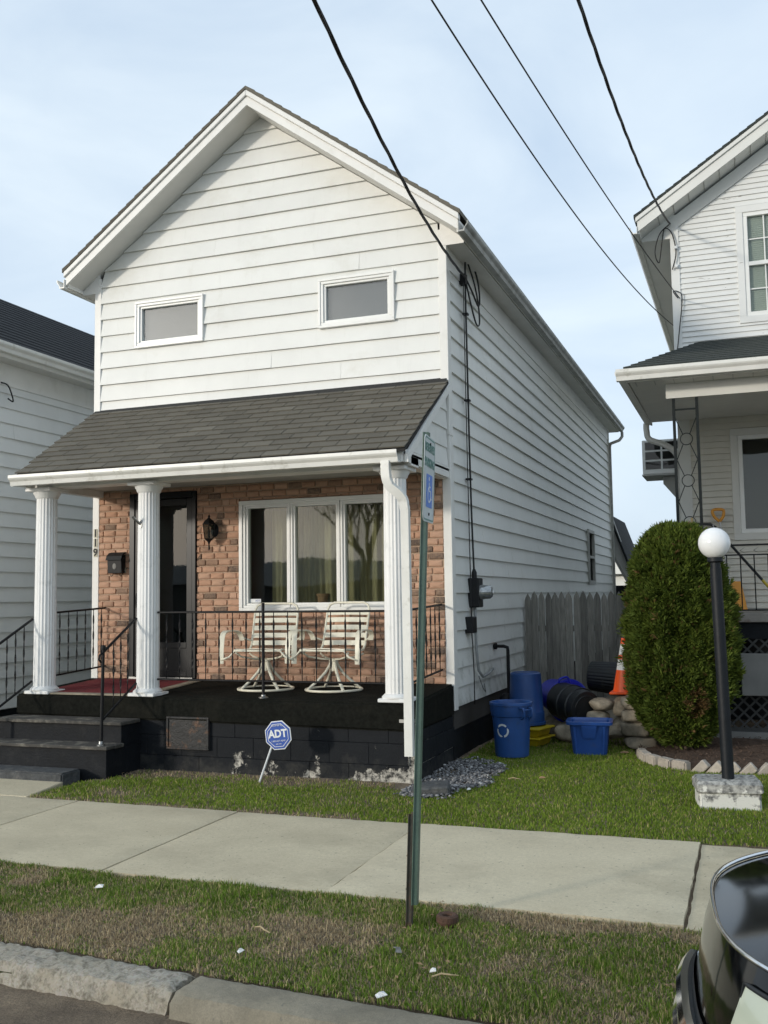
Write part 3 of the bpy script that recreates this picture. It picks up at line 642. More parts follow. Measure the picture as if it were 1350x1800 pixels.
# side window
y0, y1, z0, z1 = SW; o = MB()
for a, b, c, d in ((y0, y1, z0, z0+.07), (y0, y1, z1-.07, z1), (y0, y0+.07, z0+.07, z1-.07), (y1-.07, y1, z0+.07, z1-.07), (y0+.07, y1-.07, 2.41, 2.46)): o.box(XR-.06, XR+.035, a, b, c, d)
sw_ = o.build('window', 'trim_grey', H, bevel=.004)
box('pane', 'glass_dark', sw_, XR-.03, XR-.02, y0+.06, y1-.06, z0+.06, z1-.06)
# ---------------------------------------------------------------- porch window with three lights
x0, x1, z0, z1 = PW; o = MB(); lights = [(-5.371, -4.882), (-4.776, -4.276), (-4.168, -3.667)]; pz0, pz1 = 1.652, 2.735
o.box(x0, x1, YF-.06, YF+.08, z0, z0+.045); o.box(x0, x1, YF-.06, YF+.08, z1-.045, z1); o.box(x0, x0+.045, YF-.06, YF+.08, z0+.045, z1-.045); o.box(x1-.045, x1, YF-.06, YF+.08, z0+.045, z1-.045)
pw = o.build('window', 'vinyl_white', H, bevel=.004); pw['label'] = 'large white three-light window beside the front door'
edges = [x0+.045, -4.829, -4.222, x1-.045]
for i, (a, b) in enumerate(lights):
    e0, e1 = edges[i]+.004, edges[i+1]-.004; f = MB()
    for k, (t, yo) in enumerate(((0, .045), (.5, .028))):
        u = .5*(k+1)
        L0, L1 = e0+(a-e0)*t, e0+(a-e0)*u; R0, R1 = e1-(e1-b)*t, e1-(e1-b)*u; B0, B1 = z0+.045+(pz0-z0-.045)*t, z0+.045+(pz0-z0-.045)*u; T0, T1 = z1-.045-(z1-.045-pz1)*t, z1-.045-(z1-.045-pz1)*u
        f.box(L0, R0, YF-yo, YF+.05, B0, B1); f.box(L0, R0, YF-yo, YF+.05, T1, T0); f.box(L0, L1, YF-yo, YF+.05, B1, T1); f.box(R1, R0, YF-yo, YF+.05, B1, T1)
    sf = f.build('sash', 'vinyl_white', pw, bevel=.003)
    box('pane', 'glass', pw, a-.01, b+.01, YF+.010, YF+.016, pz0-.01, pz1+.01)
cu = MB(); vs = []; NX = 160
gapx = -5.18
for i in range(NX+1):
    x = gapx+(-3.5-gapx)*i/NX; y = YF+.24+.028*math.sin(x*38+2*math.sin(x*6))+.015*math.sin(x*91)
    vs += [(x, y, 1.45), (x+.01*math.sin(x*17), y, 2.95)]
cu.add(vs, [(2*i, 2*i+2, 2*i+3, 2*i+1) for i in range(NX)]).build('curtain', 'curtain', pw, smooth=True, recalc=False)
st = box('sticker', 'sign_white', pw, -5.365, -5.225, YF+.004, YF+.0095, 1.658, 1.70); st['label'] = 'small white and blue security sticker'
link('lettering', textmesh('ADT', .03, 'sign_blue', .0004), pw, (-5.265, YF+.0035, 1.679), (rad(90), 0, 0))
box('inner_sill', 'vinyl_white', pw, x0+.05, x1-.05, YF+.085, YF+.30, 1.60, 1.62)
pot = MB().lathe([(.0, 0), (.048, 0), (.062, .105), (.070, .108), (.072, .13), (.060, .13), (.055, .09), (0, .09)], 20).mesh('flower_pot', 'pot_clay', smooth=40)
tag(link('flower_pot', pot, None, (-4.54, YF+.19, 1.62)), 'small clay flower pot on the sill behind the middle pane of the porch window', 'flower pot')
# ---------------------------------------------------------------- brick front
bw = MB()
BX0, BX1, BZ0, BZ1 = XL+.085, XR-.085, .76, 3.03
holes = [(PW[0]-.005, PW[1]+.005, PW[2]-.005, PW[3]+.005), (DR[0], DR[1], DR[2]-.1, DR[3])]
for a, b, c, d in rect_minus(BX0, BX1, BZ0, BZ1, holes): bw.box(a, b, YF-.012, YF+.02, c, d)
BW = bw.build('brick_wall', 'mortar', H)
def brickmesh(w, h, seed):
    r = random.Random(seed); d = .022; N = 20; outer = []
    for i in range(N):                                    # rounded, slightly lumpy outline
        a = 2*math.pi*(i+.5)/N; c, t = math.cos(a), math.sin(a)
        x = math.copysign(abs(c)**.16, c)*w/2; z = math.copysign(abs(t)**.24, t)*h/2
        outer.append((x+r.uniform(-.002, .002), z+r.uniform(-.0017, .0017)))
    inner = [(x*.94, z*.80) for x, z in outer]; tilt = r.uniform(-.003, .003)
    vs = [(x, 0, z) for x, z in outer]+[(x, -d*.55+r.uniform(-.003, .003), z) for x, z in outer]+[(x, -d+tilt*x/w*2+r.uniform(-.0008, .0008), z) for x, z in inner]+[(0, -d-.0006, 0)]
    fs = [(i, (i+1) % N, (i+1) % N+N, i+N) for i in range(N)]+[(i+N, (i+1) % N+N, (i+1) % N+2*N, i+2*N) for i in range(N)]+[(i+2*N, (i+1) % N+2*N, 3*N) for i in range(N)]
    return MB().add(vs, fs).mesh('brick', 'brick', smooth=60)
CH, BWD = .0774, .170
bcache = {}
items = []
row = 0; z = BZ0+.012
while z+CH*.8 < BZ1:
    x = BX0-(BWD/2 if row % 2 else 0)-random.uniform(0, .03)
    while x < BX1:
        w = BWD*random.choice((1, 1, 1, 1, 1.06, .94, 1, .55)); a, b = max(x, BX0), min(x+w, BX1); x += w
        if b-a < .03: continue
        for p0, p1, c, d in rect_minus(a, b, z, z+CH, holes):
            if p1-p0 < .025 or d-c < .03: continue
            items.append(((p0+p1)/2, (c+d)/2, p1-p0-.009, d-c-.009))
    z += CH; row += 1
items.sort(key=lambda t: (t[0]**2+100+(t[1]-1.7)**2)+(40 if t[1] > 2.85 or -3.35 < t[0]-.0 < -2.95 and False else 0))
rest = MB()
for i, (x, zc, w, h) in enumerate(items):
    key = (round(w/.008), round(h/.006), i % 4)
    if key not in bcache: bcache[key] = brickmesh(round(w/.008)*.008, round(h/.006)*.006, hash(key) % 999)
    if i < 300:
        link('brick', bcache[key], BW, (x, YF-.006+random.uniform(-.003, .002), zc), (0, random.uniform(-.012, .012), 0))
    else:
        me = bcache[key]; oy = YF-.006+random.uniform(-.003, .002)
        rest.add([(v.co.x+x, v.co.y+oy, v.co.z+zc) for v in me.vertices], [tuple(p.vertices) for p in me.polygons])
rb = rest.build('bricks', 'brick', BW, smooth=60, recalc=False); rb['kind'] = 'stuff'
# ---------------------------------------------------------------- door
x0, x1, z0, z1 = DR; dm = 'door_black'
o = MB(); o.box(x0, x0+.07, YF-.05, YF+.1, z0, z1); o.box(x1-.05, x1, YF-.05, YF+.1, z0, z1); o.box(x0+.07, x1-.05, YF-.05, YF+.1, z1-.075, z1)
dr = o.build('door', dm, H, bevel=.004); dr['label'] = 'black storm door with dark glass and a kick panel'
box('threshold', 'metal_bright', dr, x0+.02, x1-.02, YF-.07, YF+.1, z0, z0+.03)
a, b = x0+.075, x1-.055; o = MB(); zz0, zz1 = z0+.035, z1-.08
o.box(a, a+.075, YF-.035, YF, zz0, zz1); o.box(b-.075, b, YF-.035, YF, zz0, zz1); o.box(a+.075, b-.075, YF-.035, YF, zz1-.08, zz1); o.box(a+.075, b-.075, YF-.035, YF, zz0, zz0+.07); o.box(a+.075, b-.075, YF-.035, YF, 1.14, 1.21)
o.build('storm_frame', dm, dr, bevel=.004)
box('kick_panel', dm, dr, a+.07, b-.07, YF-.022, YF-.008, zz0+.06, 1.15, .004)
box('pane', 'glass_dark', dr, a+.07, b-.07, YF-.018, YF-.012, 1.2, zz1-.07)
o = MB().box(a, b, YF+.06, YF+.1, zz0, zz1); o.build('inner_door', 'door_black', dr)
box('inner_lite', 'blind', dr, -6.44, -6.345, YF+.05, YF+.058, 2.52, 2.80); box('inner_lite', 'rust_plate', dr, -6.285, -6.15, YF+.05, YF+.058, 2.45, 2.80)
MB().tube([(a+.05, YF-.036, 1.62), (a+.05, YF-.075, 1.62), (a+.05, YF-.085, 1.70), (a+.05, YF-.075, 1.78), (a+.05, YF-.036, 1.78)], .009, 8).build('handle', 'iron_black', dr, smooth=True)
# ---------------------------------------------------------------- porch
PY = 8.85
def fz(y): return .712+(y-PY)/(YF-PY)*.07
o = MB(); o.hexa([(XL, PY, .50), (XR+.0, PY, .45), (XR, YF-.03, .45), (XL, YF-.03, .5)], [(XL, PY, fz(PY)), (XR, PY, fz(PY)), (XR, YF-.03, fz(YF)), (XL, YF-.03, fz(YF))])
pf = o.build('porch_floor', 'carpet', H, bevel=.02, seg=3, smooth=40)
pb = MB().box(XL+.03, XR-.025, PY+.045, YF-.02, -.2, .49).build('porch_foundation', 'block_peeling', H)
# painted blocks of the porch base, joints showing through
for r_i, (c, d) in enumerate(((-.06, .135), (.138, .335), (.338, .50))):
    x = -6.05-(.2 if r_i % 2 else 0)
    while x < XR-.05:
        a, b = max(x, -6.05), min(x+.40, XR-.02); x += .404
        if b-a > .05: MB().box(a, b+.002, PY+.028+random.uniform(-.0015, .0015), PY+.07, c, d).build('block', 'block_peeling', pb, bevel=.003)
for r_i, (c, d) in enumerate(((-.06, .135), (.138, .335), (.338, .448))):
    y = PY+.07-(.2 if r_i % 2 else 0)
    while y < YF:
        a, b = max(y, PY+.07), min(y+.40, YF-.02); y += .404
        if b-a > .05: MB().box(XR-.05, XR-.008+random.uniform(-.0015, .0015), a, b+.002, c, d).build('block', 'block_peeling', pb, bevel=.005)
vp = MB().box(-5.60, -5.115, PY+.002, PY+.035, .205, .528).build('access_plate', 'rust_plate', H, bevel=.006); vp['label'] = 'rusty black cast metal access plate in the porch base'
fr = MB()
for a, b, c, d in ((-5.60, -5.115, .205, .225), (-5.60, -5.115, .508, .528), (-5.60, -5.58, .225, .508), (-5.135, -5.115, .225, .508)): fr.box(a, b, PY-.012, PY+.01, c, d)
fr.build('plate_rim', 'rust_plate', vp, bevel=.003)
mt_ = MB().hexa([(-7.30, 8.98, fz(8.98)+.001), (-6.02, 8.98, fz(8.98)+.001), (-6.02, 10.06, fz(10.06)+.001), (-7.30, 10.06, fz(10.06)+.001)], [(-7.30, 8.98, fz(8.98)+.013), (-6.02, 8.98, fz(8.98)+.013), (-6.02, 10.06, fz(10.06)+.013), (-7.30, 10.06, fz(10.06)+.013)]).build('door_mat', 'mat_red', None, bevel=.004)
tag(mt_, 'dark red carpet mat on the porch in front of the black door', 'mat')
for k, (a, b, c, d) in enumerate(((-7.42, -5.93, 8.885, 8.972), (-6.01, -5.90, 9.02, 10.06))):
    MB().hexa([(a, c, fz(c)+.001), (b, c, fz(c)+.001), (b, d, fz(d)+.001), (a, d, fz(d)+.001)], [(a, c, fz(c)+.016), (b, c, fz(c)+.016), (b, d, fz(d)+.016), (a, d, fz(d)+.016)]).build('threshold_strip', 'strip_wood', H, bevel=.004)
# columns
fl = []
for i in range(20): fl += [1.0, 1.0, .955, .93, .955]
for cx in (-7.235, -5.925, -3.165):
    zb = fz(9.0)-.004
    col = MB().lathe([(.118, zb+.062), (.1175, 1.4), (.114, 2.2), (.110, 2.86)], 100, (cx, 9.0, 0), flute=fl).build('porch_column', 'column_white', H, smooth=50)
    MB().box(cx-.155, cx+.155, 8.86, 9.155, zb, zb+.034).build('plinth', 'column_white', col, bevel=.005)
    MB().lathe([(.150, zb+.034), (.152, zb+.048), (.138, zb+.062), (.124, zb+.075), (.116, zb+.076)], 40, (cx, 9.0, 0)).build('base_ring', 'column_white', col, smooth=40)
    MB().lathe([(.112, 2.83), (.126, 2.845), (.130, 2.865), (.145, 2.885), (.150, 2.905)], 40, (cx, 9.0, 0)).build('capital_ring', 'column_white', col, smooth=40)
    MB().box(cx-.165, cx+.165, 8.835, 9.165, 2.905, 2.942).build('abacus', 'column_white', col, bevel=.005)
box('porch_beam', 'trim_white', H, XL+.05, XR-.01, 8.90, 9.12, 2.943, 3.03)
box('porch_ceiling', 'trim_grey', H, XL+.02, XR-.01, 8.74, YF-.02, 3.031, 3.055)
box('porch_fascia', 'trim_white', H, -7.40, XR-.03, 8.715, 8.738, 2.96, 3.085)
# roof: sloping deck, shingles
EY, EZ, TZ = 8.665, 3.075, 4.02
sl = (TZ-EZ)/(YF-EY)
xl = lambda y: -7.375-(y-EY)/(YF-EY)*.10
xr = -2.945
dk = MB().hexa([(xl(EY), EY, EZ-.03), (xr, EY, EZ-.03), (xr, YF, TZ-.03), (xl(YF), YF, TZ-.03)], [(xl(EY), EY, EZ), (xr, EY, EZ), (xr, YF, TZ), (xl(YF), YF, TZ)])
PR = dk.build('porch_roof', 'shingle_edge', H)
NC = 13; cl = math.hypot(YF-EY, TZ-EZ)/NC; ua = math.atan(sl); ud = V(0, math.cos(ua), math.sin(ua)); un = V(0, -math.sin(ua), math.cos(ua))
for c in range(NC):
    p0 = V(0, EY-.02, EZ)+ud*(cl*c); off = (c*.153+random.uniform(-.012, .012)) % .306
    x = -7.8+off
    while x < xr:
        yl = p0.y; a, b = max(x+.0045, xl(yl)+random.uniform(-.006, .004)), min(x+.3015, xr+random.uniform(-.004, .008)); x += .306
        if b-a < .03: continue
        base = V((a+b)/2, p0.y, p0.z); w = (b-a)/2; cu = random.uniform(0, .0035); sag = random.uniform(-.004, .004)
        L = cl*1.25
        lo0, lo1 = .004+cu, .0175+cu; hi0, hi1 = .000, .004
        if c == NC-1: L = cl*.97
        vs = []
        for (t, n0, n1, dd) in ((sag, lo0, lo1, 0), (L, hi0, hi1, 0)):
            for sx in (-w, w): vs.append(V(sx, 0, 0)+ud*(t+random.uniform(-.002, .002))+un*n0)
            for sx in (w, -w): vs.append(V(sx, 0, 0)+ud*t+un*n1)
        me = MB().add(vs, [(0, 1, 2, 3), (4, 7, 6, 5), (0, 4, 5, 1), (1, 5, 6, 2), (2, 6, 7, 3), (3, 7, 4, 0)]).mesh('shingle', 'shingle')
        link('shingle', me, PR, base)
# flashing bend of shingle strip against the wall
MB().hexa([(xl(YF), YF-.10, TZ-.045), (xr-.02, YF-.10, TZ-.045), (xr-.02, YF-.012, TZ), (xl(YF), YF-.012, TZ)], [(xl(YF), YF-.10, TZ-.04), (xr-.02, YF-.10, TZ-.04), (xr-.02, YF-.014, TZ+.035), (xl(YF), YF-.014, TZ+.02)]).build('flashing', 'shingle_edge', H)
gutter_mesh((-7.43, 8.712, 3.062), (-3.005, 8.712, 3.062), (0, -1, 0), .115, .112).build('porch_gutter', 'gutter_white', H)
# gable ends of the porch roof
for s, X in ((1, XR-.01), (-1, XL+.03)):
    rk = MB(); lo = (8.72, EZ-.035); hi = (YF-.02, TZ-.035)
    rk.hexa([(X, lo[0], lo[1]-.085), (X, hi[0], hi[1]-.085), (X, hi[0], hi[1]), (X, lo[0], lo[1])], [(X+s*.03, lo[0], lo[1]-.085), (X+s*.03, hi[0], hi[1]-.085), (X+s*.03, hi[0], hi[1]), (X+s*.03, lo[0], lo[1])])
    rk.build('porch_rake', 'trim_white', H)
    zc = 3.08; stp = .2003
    while zc < TZ-.1:
        z1_ = min(zc+stp, TZ-.12); yy = lambda z_: 8.74+(z_-(EZ-.10))/sl
        a0, a1 = max(8.76, yy(zc)), max(8.76, yy(z1_))
        if YF-.05-a0 > .05: lapboard(H, 'siding', (X-s*.022, 0, 0), (0, 1, 0), (s, 0, 0), [[(a0, zc), (YF-.045, zc), (YF-.045, z1_), (min(a1, YF-.05), z1_)]], zc, zc+stp)
        zc += stp
    x0, x1 = sorted((X, X-s*.03)); box('porch_side_band', 'trim_white', H, x0, x1, 8.74, YF-.03, 2.962, 3.078)
    x0, x1 = sorted((X-s*.031, X-s*.12)); box('porch_side_beam', 'trim_white', H, x0, x1, 9.13, YF-.03, 2.95, 3.03)
# downspout by the right column
ds = [(-3.13, 8.655, 2.965), (-3.13, 8.655, 2.89), (-3.125, 8.66, 2.80), (-3.10, 8.675, 2.73), (-3.02, 8.70, 2.66), (-2.985, 8.725, 2.60), (-2.975, 8.74, 2.50), (-2.972, 8.745, 1.4), (-2.975, 8.755, .25)]
ds2 = []
for a, b in zip(ds[:-1], ds[1:]):
    k = 4 if (Vector(a)-Vector(b)).length < .2 else 1
    ds2 += [tuple(Vector(a).lerp(Vector(b), t/k)) for t in range(k)]
ds2.append(ds[-1]); rr = [(.034+.0025*(i % 2)) if i < 24 else .034 for i in range(len(ds2))]
dso = MB().tube(ds2, rr, 12, sq=(1.15, .95)).build('downspout', 'gutter_white', H, smooth=30); dso['label'] = 'dented white downspout with corrugated elbow'
box('downspout_strap', 'metal_bright', dso, -3.08, -2.93, 8.78, 8.788, .545, .575); MB().box(-3.0, -2.945, 8.788, 8.86, .547, .573).build('strap_bracket', 'metal_bright', dso)
# iron railings
def twisted(mb, p0, p1, s=.0065, turns=3.0):
    p0, p1 = Vector(p0), Vector(p1); N = 22; vs = []
    for i in range(N+1):
        t = i/N; c = p0.lerp(p1, t); a = 2*math.pi*turns*max(0, min(1, (t-.1)/.8))/2
        ss = s*(1.3 if .12 < t < .88 else 1)
        for j in range(4):
            q = a+math.pi/2*j; vs.append(c+V(math.cos(q)*ss*(1.25 if j % 2 else .75), math.sin(q)*ss*(1.25 if j % 2 else .75), 0))
    return mb.add(vs, [(i*4+j, i*4+(j+1) % 4, (i+1)*4+(j+1) % 4, (i+1)*4+j) for i in range(N) for j in range(4)]+[(3, 2, 1, 0), (N*4, N*4+1, N*4+2, N*4+3)])
def railing(label, top0, top1, bot0, bot1, ts, curl=True, rr=.011, parent=H):
    o = MB().tube([top0, top1], rr, 8, sq=(1, 1)); R = o.build('railing', 'iron_black', parent); R['label'] = label
    MB().tube([bot0, bot1], rr*.9, 8, sq=(1, 1)).build('bottom_rail', 'iron_black', R)
    a0, a1, b0, b1 = map(Vector, (top0, top1, bot0, bot1))
    for t in ts: twisted(MB(), b0.lerp(b1, t), a0.lerp(a1, t)).build('baluster', 'iron_black', R)
    return R
f0, f1 = -5.81, -3.28
R1 = railing('black iron railing along the porch front', (f0, 9.0, 1.575), (f1, 9.0, 1.568), (f0, 9.0, .885), (f1, 9.0, .880), [(i+.7)/16.4 for i in range(16)])
MB().tube([(-4.585, 9.0, fz(9.0)), (-4.585, 9.0, 1.66)], .016, 12).build('newel', 'iron_black', R1, smooth=40); MB().lathe([(.05, fz(9)-.001), (.05, fz(9)+.006), (.025, fz(9)+.016), (.022, fz(9)+.03)], 16, (-4.585, 9.0, 0)).build('newel_foot', 'metal_bright', R1, smooth=40)
railing('black iron railing at the left end of the porch', (-7.31, 9.11, 1.573), (-7.31, 10.185, 1.618), (-7.31, 9.11, .875), (-7.31, 10.185, .925), [(i+.5)/7 for i in range(7)])
railing('black iron railing at the right end of the porch', (-3.08, 9.10, 1.573), (-3.08, 10.185, 1.612), (-3.08, 9.10, .875), (-3.08, 10.185, .925), [(i+.5)/7 for i in range(7)])
# house number, light, mailbox
for i, ch in enumerate('119'):
    zc = 2.522-.117*i; pl = MB().box(-7.476, -7.420, YF-.034, YF-.0285, zc-.054, zc+.054).build('number_plate', 'plate_beige', H, bevel=.001); pl['label'] = 'beige plate with black digit '+ch
    link('digit', textmesh(ch, .125, 'iron_black', .001, .004), pl, (-7.448, YF-.0355, zc), (rad(90), 0, 0))
ml = wthing('mailbox', 'black metal wall mailbox beside the front door', 'mailbox', (-7.11, YF-.03, 2.03))
bx = MB(); yb = YF-.026
bx.prism([(-7.215, yb, 2.03), (-7.215, yb-.085, 2.03), (-7.215, yb-.10, 2.20), (-7.215, yb, 2.25)], (.20, 0, 0)); bx.build('body', 'black_box', ml, bevel=.006)
MB().prism([(-7.225, yb, 2.285), (-7.225, yb-.05, 2.275), (-7.225, yb-.10, 2.235), (-7.225, yb-.118, 2.185), (-7.225, yb-.108, 2.185), (-7.225, yb-.09, 2.225), (-7.225, yb-.045, 2.26), (-7.225, yb, 2.27)], (.22, 0, 0)).build('lid', 'black_box', ml, bevel=.002)
MB().lathe([(0, -.001), (.032, -.001), (.030, .004), (.012, .008), (0, .008)], 16, ax='y').xf(Matrix.Translation((-7.115, yb-.091, 2.115)) @ Matrix.Diagonal((.8, -1, 1.25, 1))).build('emblem', 'panel_grey', ml, smooth=40)
for q in (-7.18, -7.05): MB().tube([(q, yb-.02, 2.035), (q, yb-.03, 2.005), (q, yb-.06, 1.995), (q, yb-.075, 2.015)], .004, 6).build('hook', 'iron_black', ml)
db = MB().box(-7.035, -7.005, YF-.045, YF-.02, 2.03, 2.095).build('doorbell', 'strip_wood', None, bevel=.003); tag(db, 'small brown doorbell plate on brick beside the mailbox', 'doorbell')
MB().lathe([(0, 0), (.007, 0), (.006, .004), (0, .004)], 10, ax='y').xf(Matrix.Translation((-7.02, YF-.045, 2.065)) @ Matrix.Diagonal((1, -1, 1, 1))).build('button', 'sign_white', db)
lt = wthing('wall_lantern', 'black carriage lantern on the brick wall between door and window', 'lantern', (-5.80, YF-.02, 2.45)); lx, ly = -5.815, YF-.14
MB().lathe([(0, 0), (.045, 0), (.052, .012), (.03, .022), (0, .022)], 18, ax='y').xf(Matrix.Translation((-5.80, YF-.022, 2.50)) @ Matrix.Diagonal((1, -1, 1.5, 1))).build('back_plate', 'iron_black', lt, smooth=40)
MB().tube([(-5.80, YF-.04, 2.50), (-5.805, YF-.08, 2.535), (lx, ly, 2.575)], .008, 8).build('arm', 'iron_black', lt, smooth=True)
MB().lathe([(.086, 2.565), (.06, 2.60), (.03, 2.625), (.012, 2.64), (.016, 2.655), (.004, 2.675), (0, 2.675)], 6, (lx, ly, 0)).build('cap', 'iron_black', lt)
MB().lathe([(.055, 2.40), (.075, 2.56)], 6, (lx, ly, 0), open_=True).build('glass_cage', 'glass_dark', lt)
cg = MB()
for k in range(6):
    a = math.pi/3*k; cg.tube([(lx+.056*math.cos(a), ly+.056*math.sin(a), 2.40), (lx+.078*math.cos(a), ly+.078*math.sin(a), 2.565)], .005, 5)
cg.lathe([(.0, 2.335), (.012, 2.34), (.02, 2.365), (.045, 2.385), (.058, 2.40), (.0, 2.405)], 6, (lx, ly, 0)); cg.build('frame', 'iron_black', lt)
MB().tube([(lx, ly, 2.34), (lx, ly+.004, 2.285), (lx, ly, 2.265)], [.007, .011, .004], 8).build('tail', 'iron_black', lt, smooth=True)
MB().tube([(lx, ly, 2.41), (lx, ly, 2.50)], .012, 8).build('bulb', 'panel_grey', lt, smooth=True)
# flag bracket on the middle column
fb = MB().lathe([(0, 0), (.03, 0), (.028, .006), (0, .008)], 10, ax='y').xf(Matrix.Translation((-5.955, 8.892, 2.50)) @ Matrix.Diagonal((.7, -1, 1.6, 1)))
fbo = fb.build('flag_bracket', 'metal_bright', None); tag(fbo, 'small metal flag bracket screwed to the middle porch column', 'bracket')
MB().tube([(-5.958, 8.888, 2.50), (-5.975, 8.84, 2.535), (-5.99, 8.80, 2.57)], .014, 8).build('socket', 'metal_bright', fbo, smooth=40)
# ---------------------------------------------------------------- steps
ST = wthing('porch_steps', 'weathered dark wooden steps up to the porch', 'steps', (-6.65, 8.5, 0))
sx0, sx1 = -7.48, -5.90
MB().box(sx0+.03, sx1-.03, 8.30, 8.88, -.08, .255).build('riser', 'paint_black', ST, bevel=.004); MB().box(sx0+.03, sx1-.03, 8.545, 8.882, .256, .462).build('riser', 'paint_black', ST, bevel=.004)
for (a, b, zt) in ((8.265, 8.56, .292), (8.50, 8.84, .50)):
    w2 = (b-a)/2
    for k in range(2): MB().box(sx0, sx1+random.uniform(-.006, .006), a+w2*k+.002*k, a+w2*(k+1)-.003, zt-.036+random.uniform(-.002, .002), zt).build('tread_plank', 'step_wood', ST, bevel=.006)
sb = MB().box(-7.62, -6.20, 7.98, 8.27, -.06, .075); sbo = sb.build('step_slab', 'slab_dark', None, bevel=.015, seg=2, smooth=40); tag(sbo, 'dark rough concrete slab at the foot of the porch steps', 'slab')
def steprail(label, nx_, cx_, cy_):
    R = railing(label, (nx_, 8.335, 1.20), (cx_, cy_, 1.515), (nx_, 8.34, .545), (cx_, cy_, .845), (.30, .52, .74) if nx_ > -6.5 else (.2, .4, .6, .8), rr=.013, parent=ST)
    MB().tube([(nx_-.018, 8.335, .292), (nx_, 8.335, 1.235)], [.018, .015], 12).build('newel', 'iron_black', R, smooth=40)
    MB().lathe([(.0, 1.225), (.022, 1.225), (.026, 1.245), (.02, 1.265), (0, 1.27)], 12, (nx_, 8.335, 0)).build('newel_cap', 'iron_black', R, smooth=40)
    MB().lathe([(.042, .2915), (.042, .30), (.026, .31), (.022, .335)], 14, (nx_-.018, 8.335, 0)).build('newel_foot', 'metal_bright', R, smooth=40)
    MB().tube([(nx_, 8.32, 1.19), (nx_-.005, 8.28, 1.17), (nx_-.005, 8.27, 1.13), (nx_, 8.30, 1.10)], .010, 8).build('scroll', 'iron_black', R, smooth=True)
steprail('black iron handrail on the right of the steps', -6.0, -6.02, 8.92); steprail('black iron handrail on the left of the steps', -7.40, -7.34, 8.92)

# ================================================================== PORCH CHAIRS
def make_chair(label, loc, rz):
    C = thing('patio_chair', label, 'chair', loc, rz, 'cream strap chairs on the porch'); cm = 'chair_cream'
    ring = [(.29*math.cos(a), .29*math.sin(a), .014) for a in [2*math.pi*i/36 for i in range(36)]]
    MB().tube(ring, .013, 8, closed=True).build('base_ring', cm, C, smooth=True)
    for k in range(4):
        a = math.pi/4+math.pi/2*k; c, s = math.cos(a), math.sin(a)
        pts = [(.285*c, .285*s, .018), (.24*c, .24*s, .055), (.17*c, .17*s, .11), (.09*c, .09*s, .19), (.045*c, .045*s, .26), (.03*c, .03*s, .30)]
        MB().tube(pts, [.012, .013, .013, .013, .013, .012], 8, sq=(1, 1.2)).build('leg', cm, C, smooth=35)
    MB().lathe([(.034, .20), (.036, .29), (.05, .30), (.05, .325), (.03, .33)], 18).build('swivel_hub', cm, C, smooth=40)
    for sx in (-1, 1):                                    # cradle bars below the seat
        MB().tube([(sx*.26, -.20, .40), (sx*.22, -.15, .355), (sx*.10, -.06, .325), (0, -.02, .32), (sx*.10, .06, .325), (sx*.20, .15, .345), (sx*.25, .20, .37)], .010, 8).build('cradle_bar', cm, C, smooth=True)
    w = .245
    def rail(sx): return [(sx*w, -.27, .425), (sx*w, -.20, .43), (sx*w, .10, .405), (sx*w, .20, .41), (sx*w, .25, .46), (sx*w, .34, .72), (sx*w, .375, .83), (sx*(w-.02), .385, .875), (sx*(w-.07), .392, .90)]
    L, R = rail(-1), rail(1)
    MB().tube(L+R[::-1], .0125, 8).build('back_frame', cm, C, smooth=True)
    MB().tube([(-.395, -.27, .325), (-.30, -.275, .36), (-w, -.272, .42), (w, -.272, .42), (.30, -.275, .36), (.395, -.27, .325)], .011, 8).build('front_rail', cm, C, smooth=True)
    # armrests: flat bands bending over from the front
    for sx in (-1, 1):
        path = [(.395, -.275, .30), (.395, -.265, .45), (.392, -.25, .56), (.388, -.22, .605), (.384, -.17, .625), (.375, -.05, .628), (.365, .08, .62), (.355, .15, .60), (.345, .185, .56), (.335, .19, .52)]
        mb = MB(); vs = []
        for (x, y, z) in path: vs += [(sx*(x-.028), y, z), (sx*(x+.028), y, z), (sx*(x+.028), y+.004, z-.012), (sx*(x-.028), y+.004, z-.012)]
        N = len(path); mb.add(vs, [(i*4+j, i*4+(j+1) % 4, (i+1)*4+(j+1) % 4, (i+1)*4+j) for i in range(N-1) for j in range(4)]+[(3, 2, 1, 0), ((N-1)*4, (N-1)*4+1, (N-1)*4+2, (N-1)*4+3)])
        mb.build('armrest', cm, C, smooth=50)
        MB().tube([(sx*.335, .19, .54), (sx*.29, .225, .52), (sx*w, .262, .50)], .010, 8).build('arm_bracket', cm, C, smooth=True)
    def strap(p, q, hw):                                  # p centre at left rail, direction up-vector q
        mb = MB(); vs = []; q = Vector(q)*hw; nrm = V(1, 0, 0).cross(q).normalized()*.004; sagd = nrm.normalized()
        for i in range(9):
            t = i/8; x = -w-.012+(2*w+.024)*t; c = V(x, p[1], p[2])+sagd*(-.012*math.sin(math.pi*t)*-1)
            vs += [c-q-nrm, c+q-nrm, c+q+nrm, c-q+nrm]
        mb.add(vs, [(i*4+j, i*4+(j+1) % 4, (i+1)*4+(j+1) % 4, (i+1)*4+j) for i in range(8) for j in range(4)]+[(3, 2, 1, 0), (32, 33, 34, 35)])
        return mb.build('strap', cm, C, smooth=40)
    for z in (.475, .555, .635, .715, .79): strap((0, .25+(z-.46)*.345, z), (0, .33, .944), .026)
    for y in (-.23, -.15, -.07, .01, .09, .17): strap((0, y, .43-.08*(y+.27)*.8), (0, 1, -.08), .030)
    return C
make_chair('cream metal strap patio chair at left, behind the iron newel post', (-4.82, 9.52, fz(9.52)), rad(8))
make_chair('cream metal strap patio chair at right, nearer the corner column', (-4.06, 9.56, fz(9.56)), rad(-3))

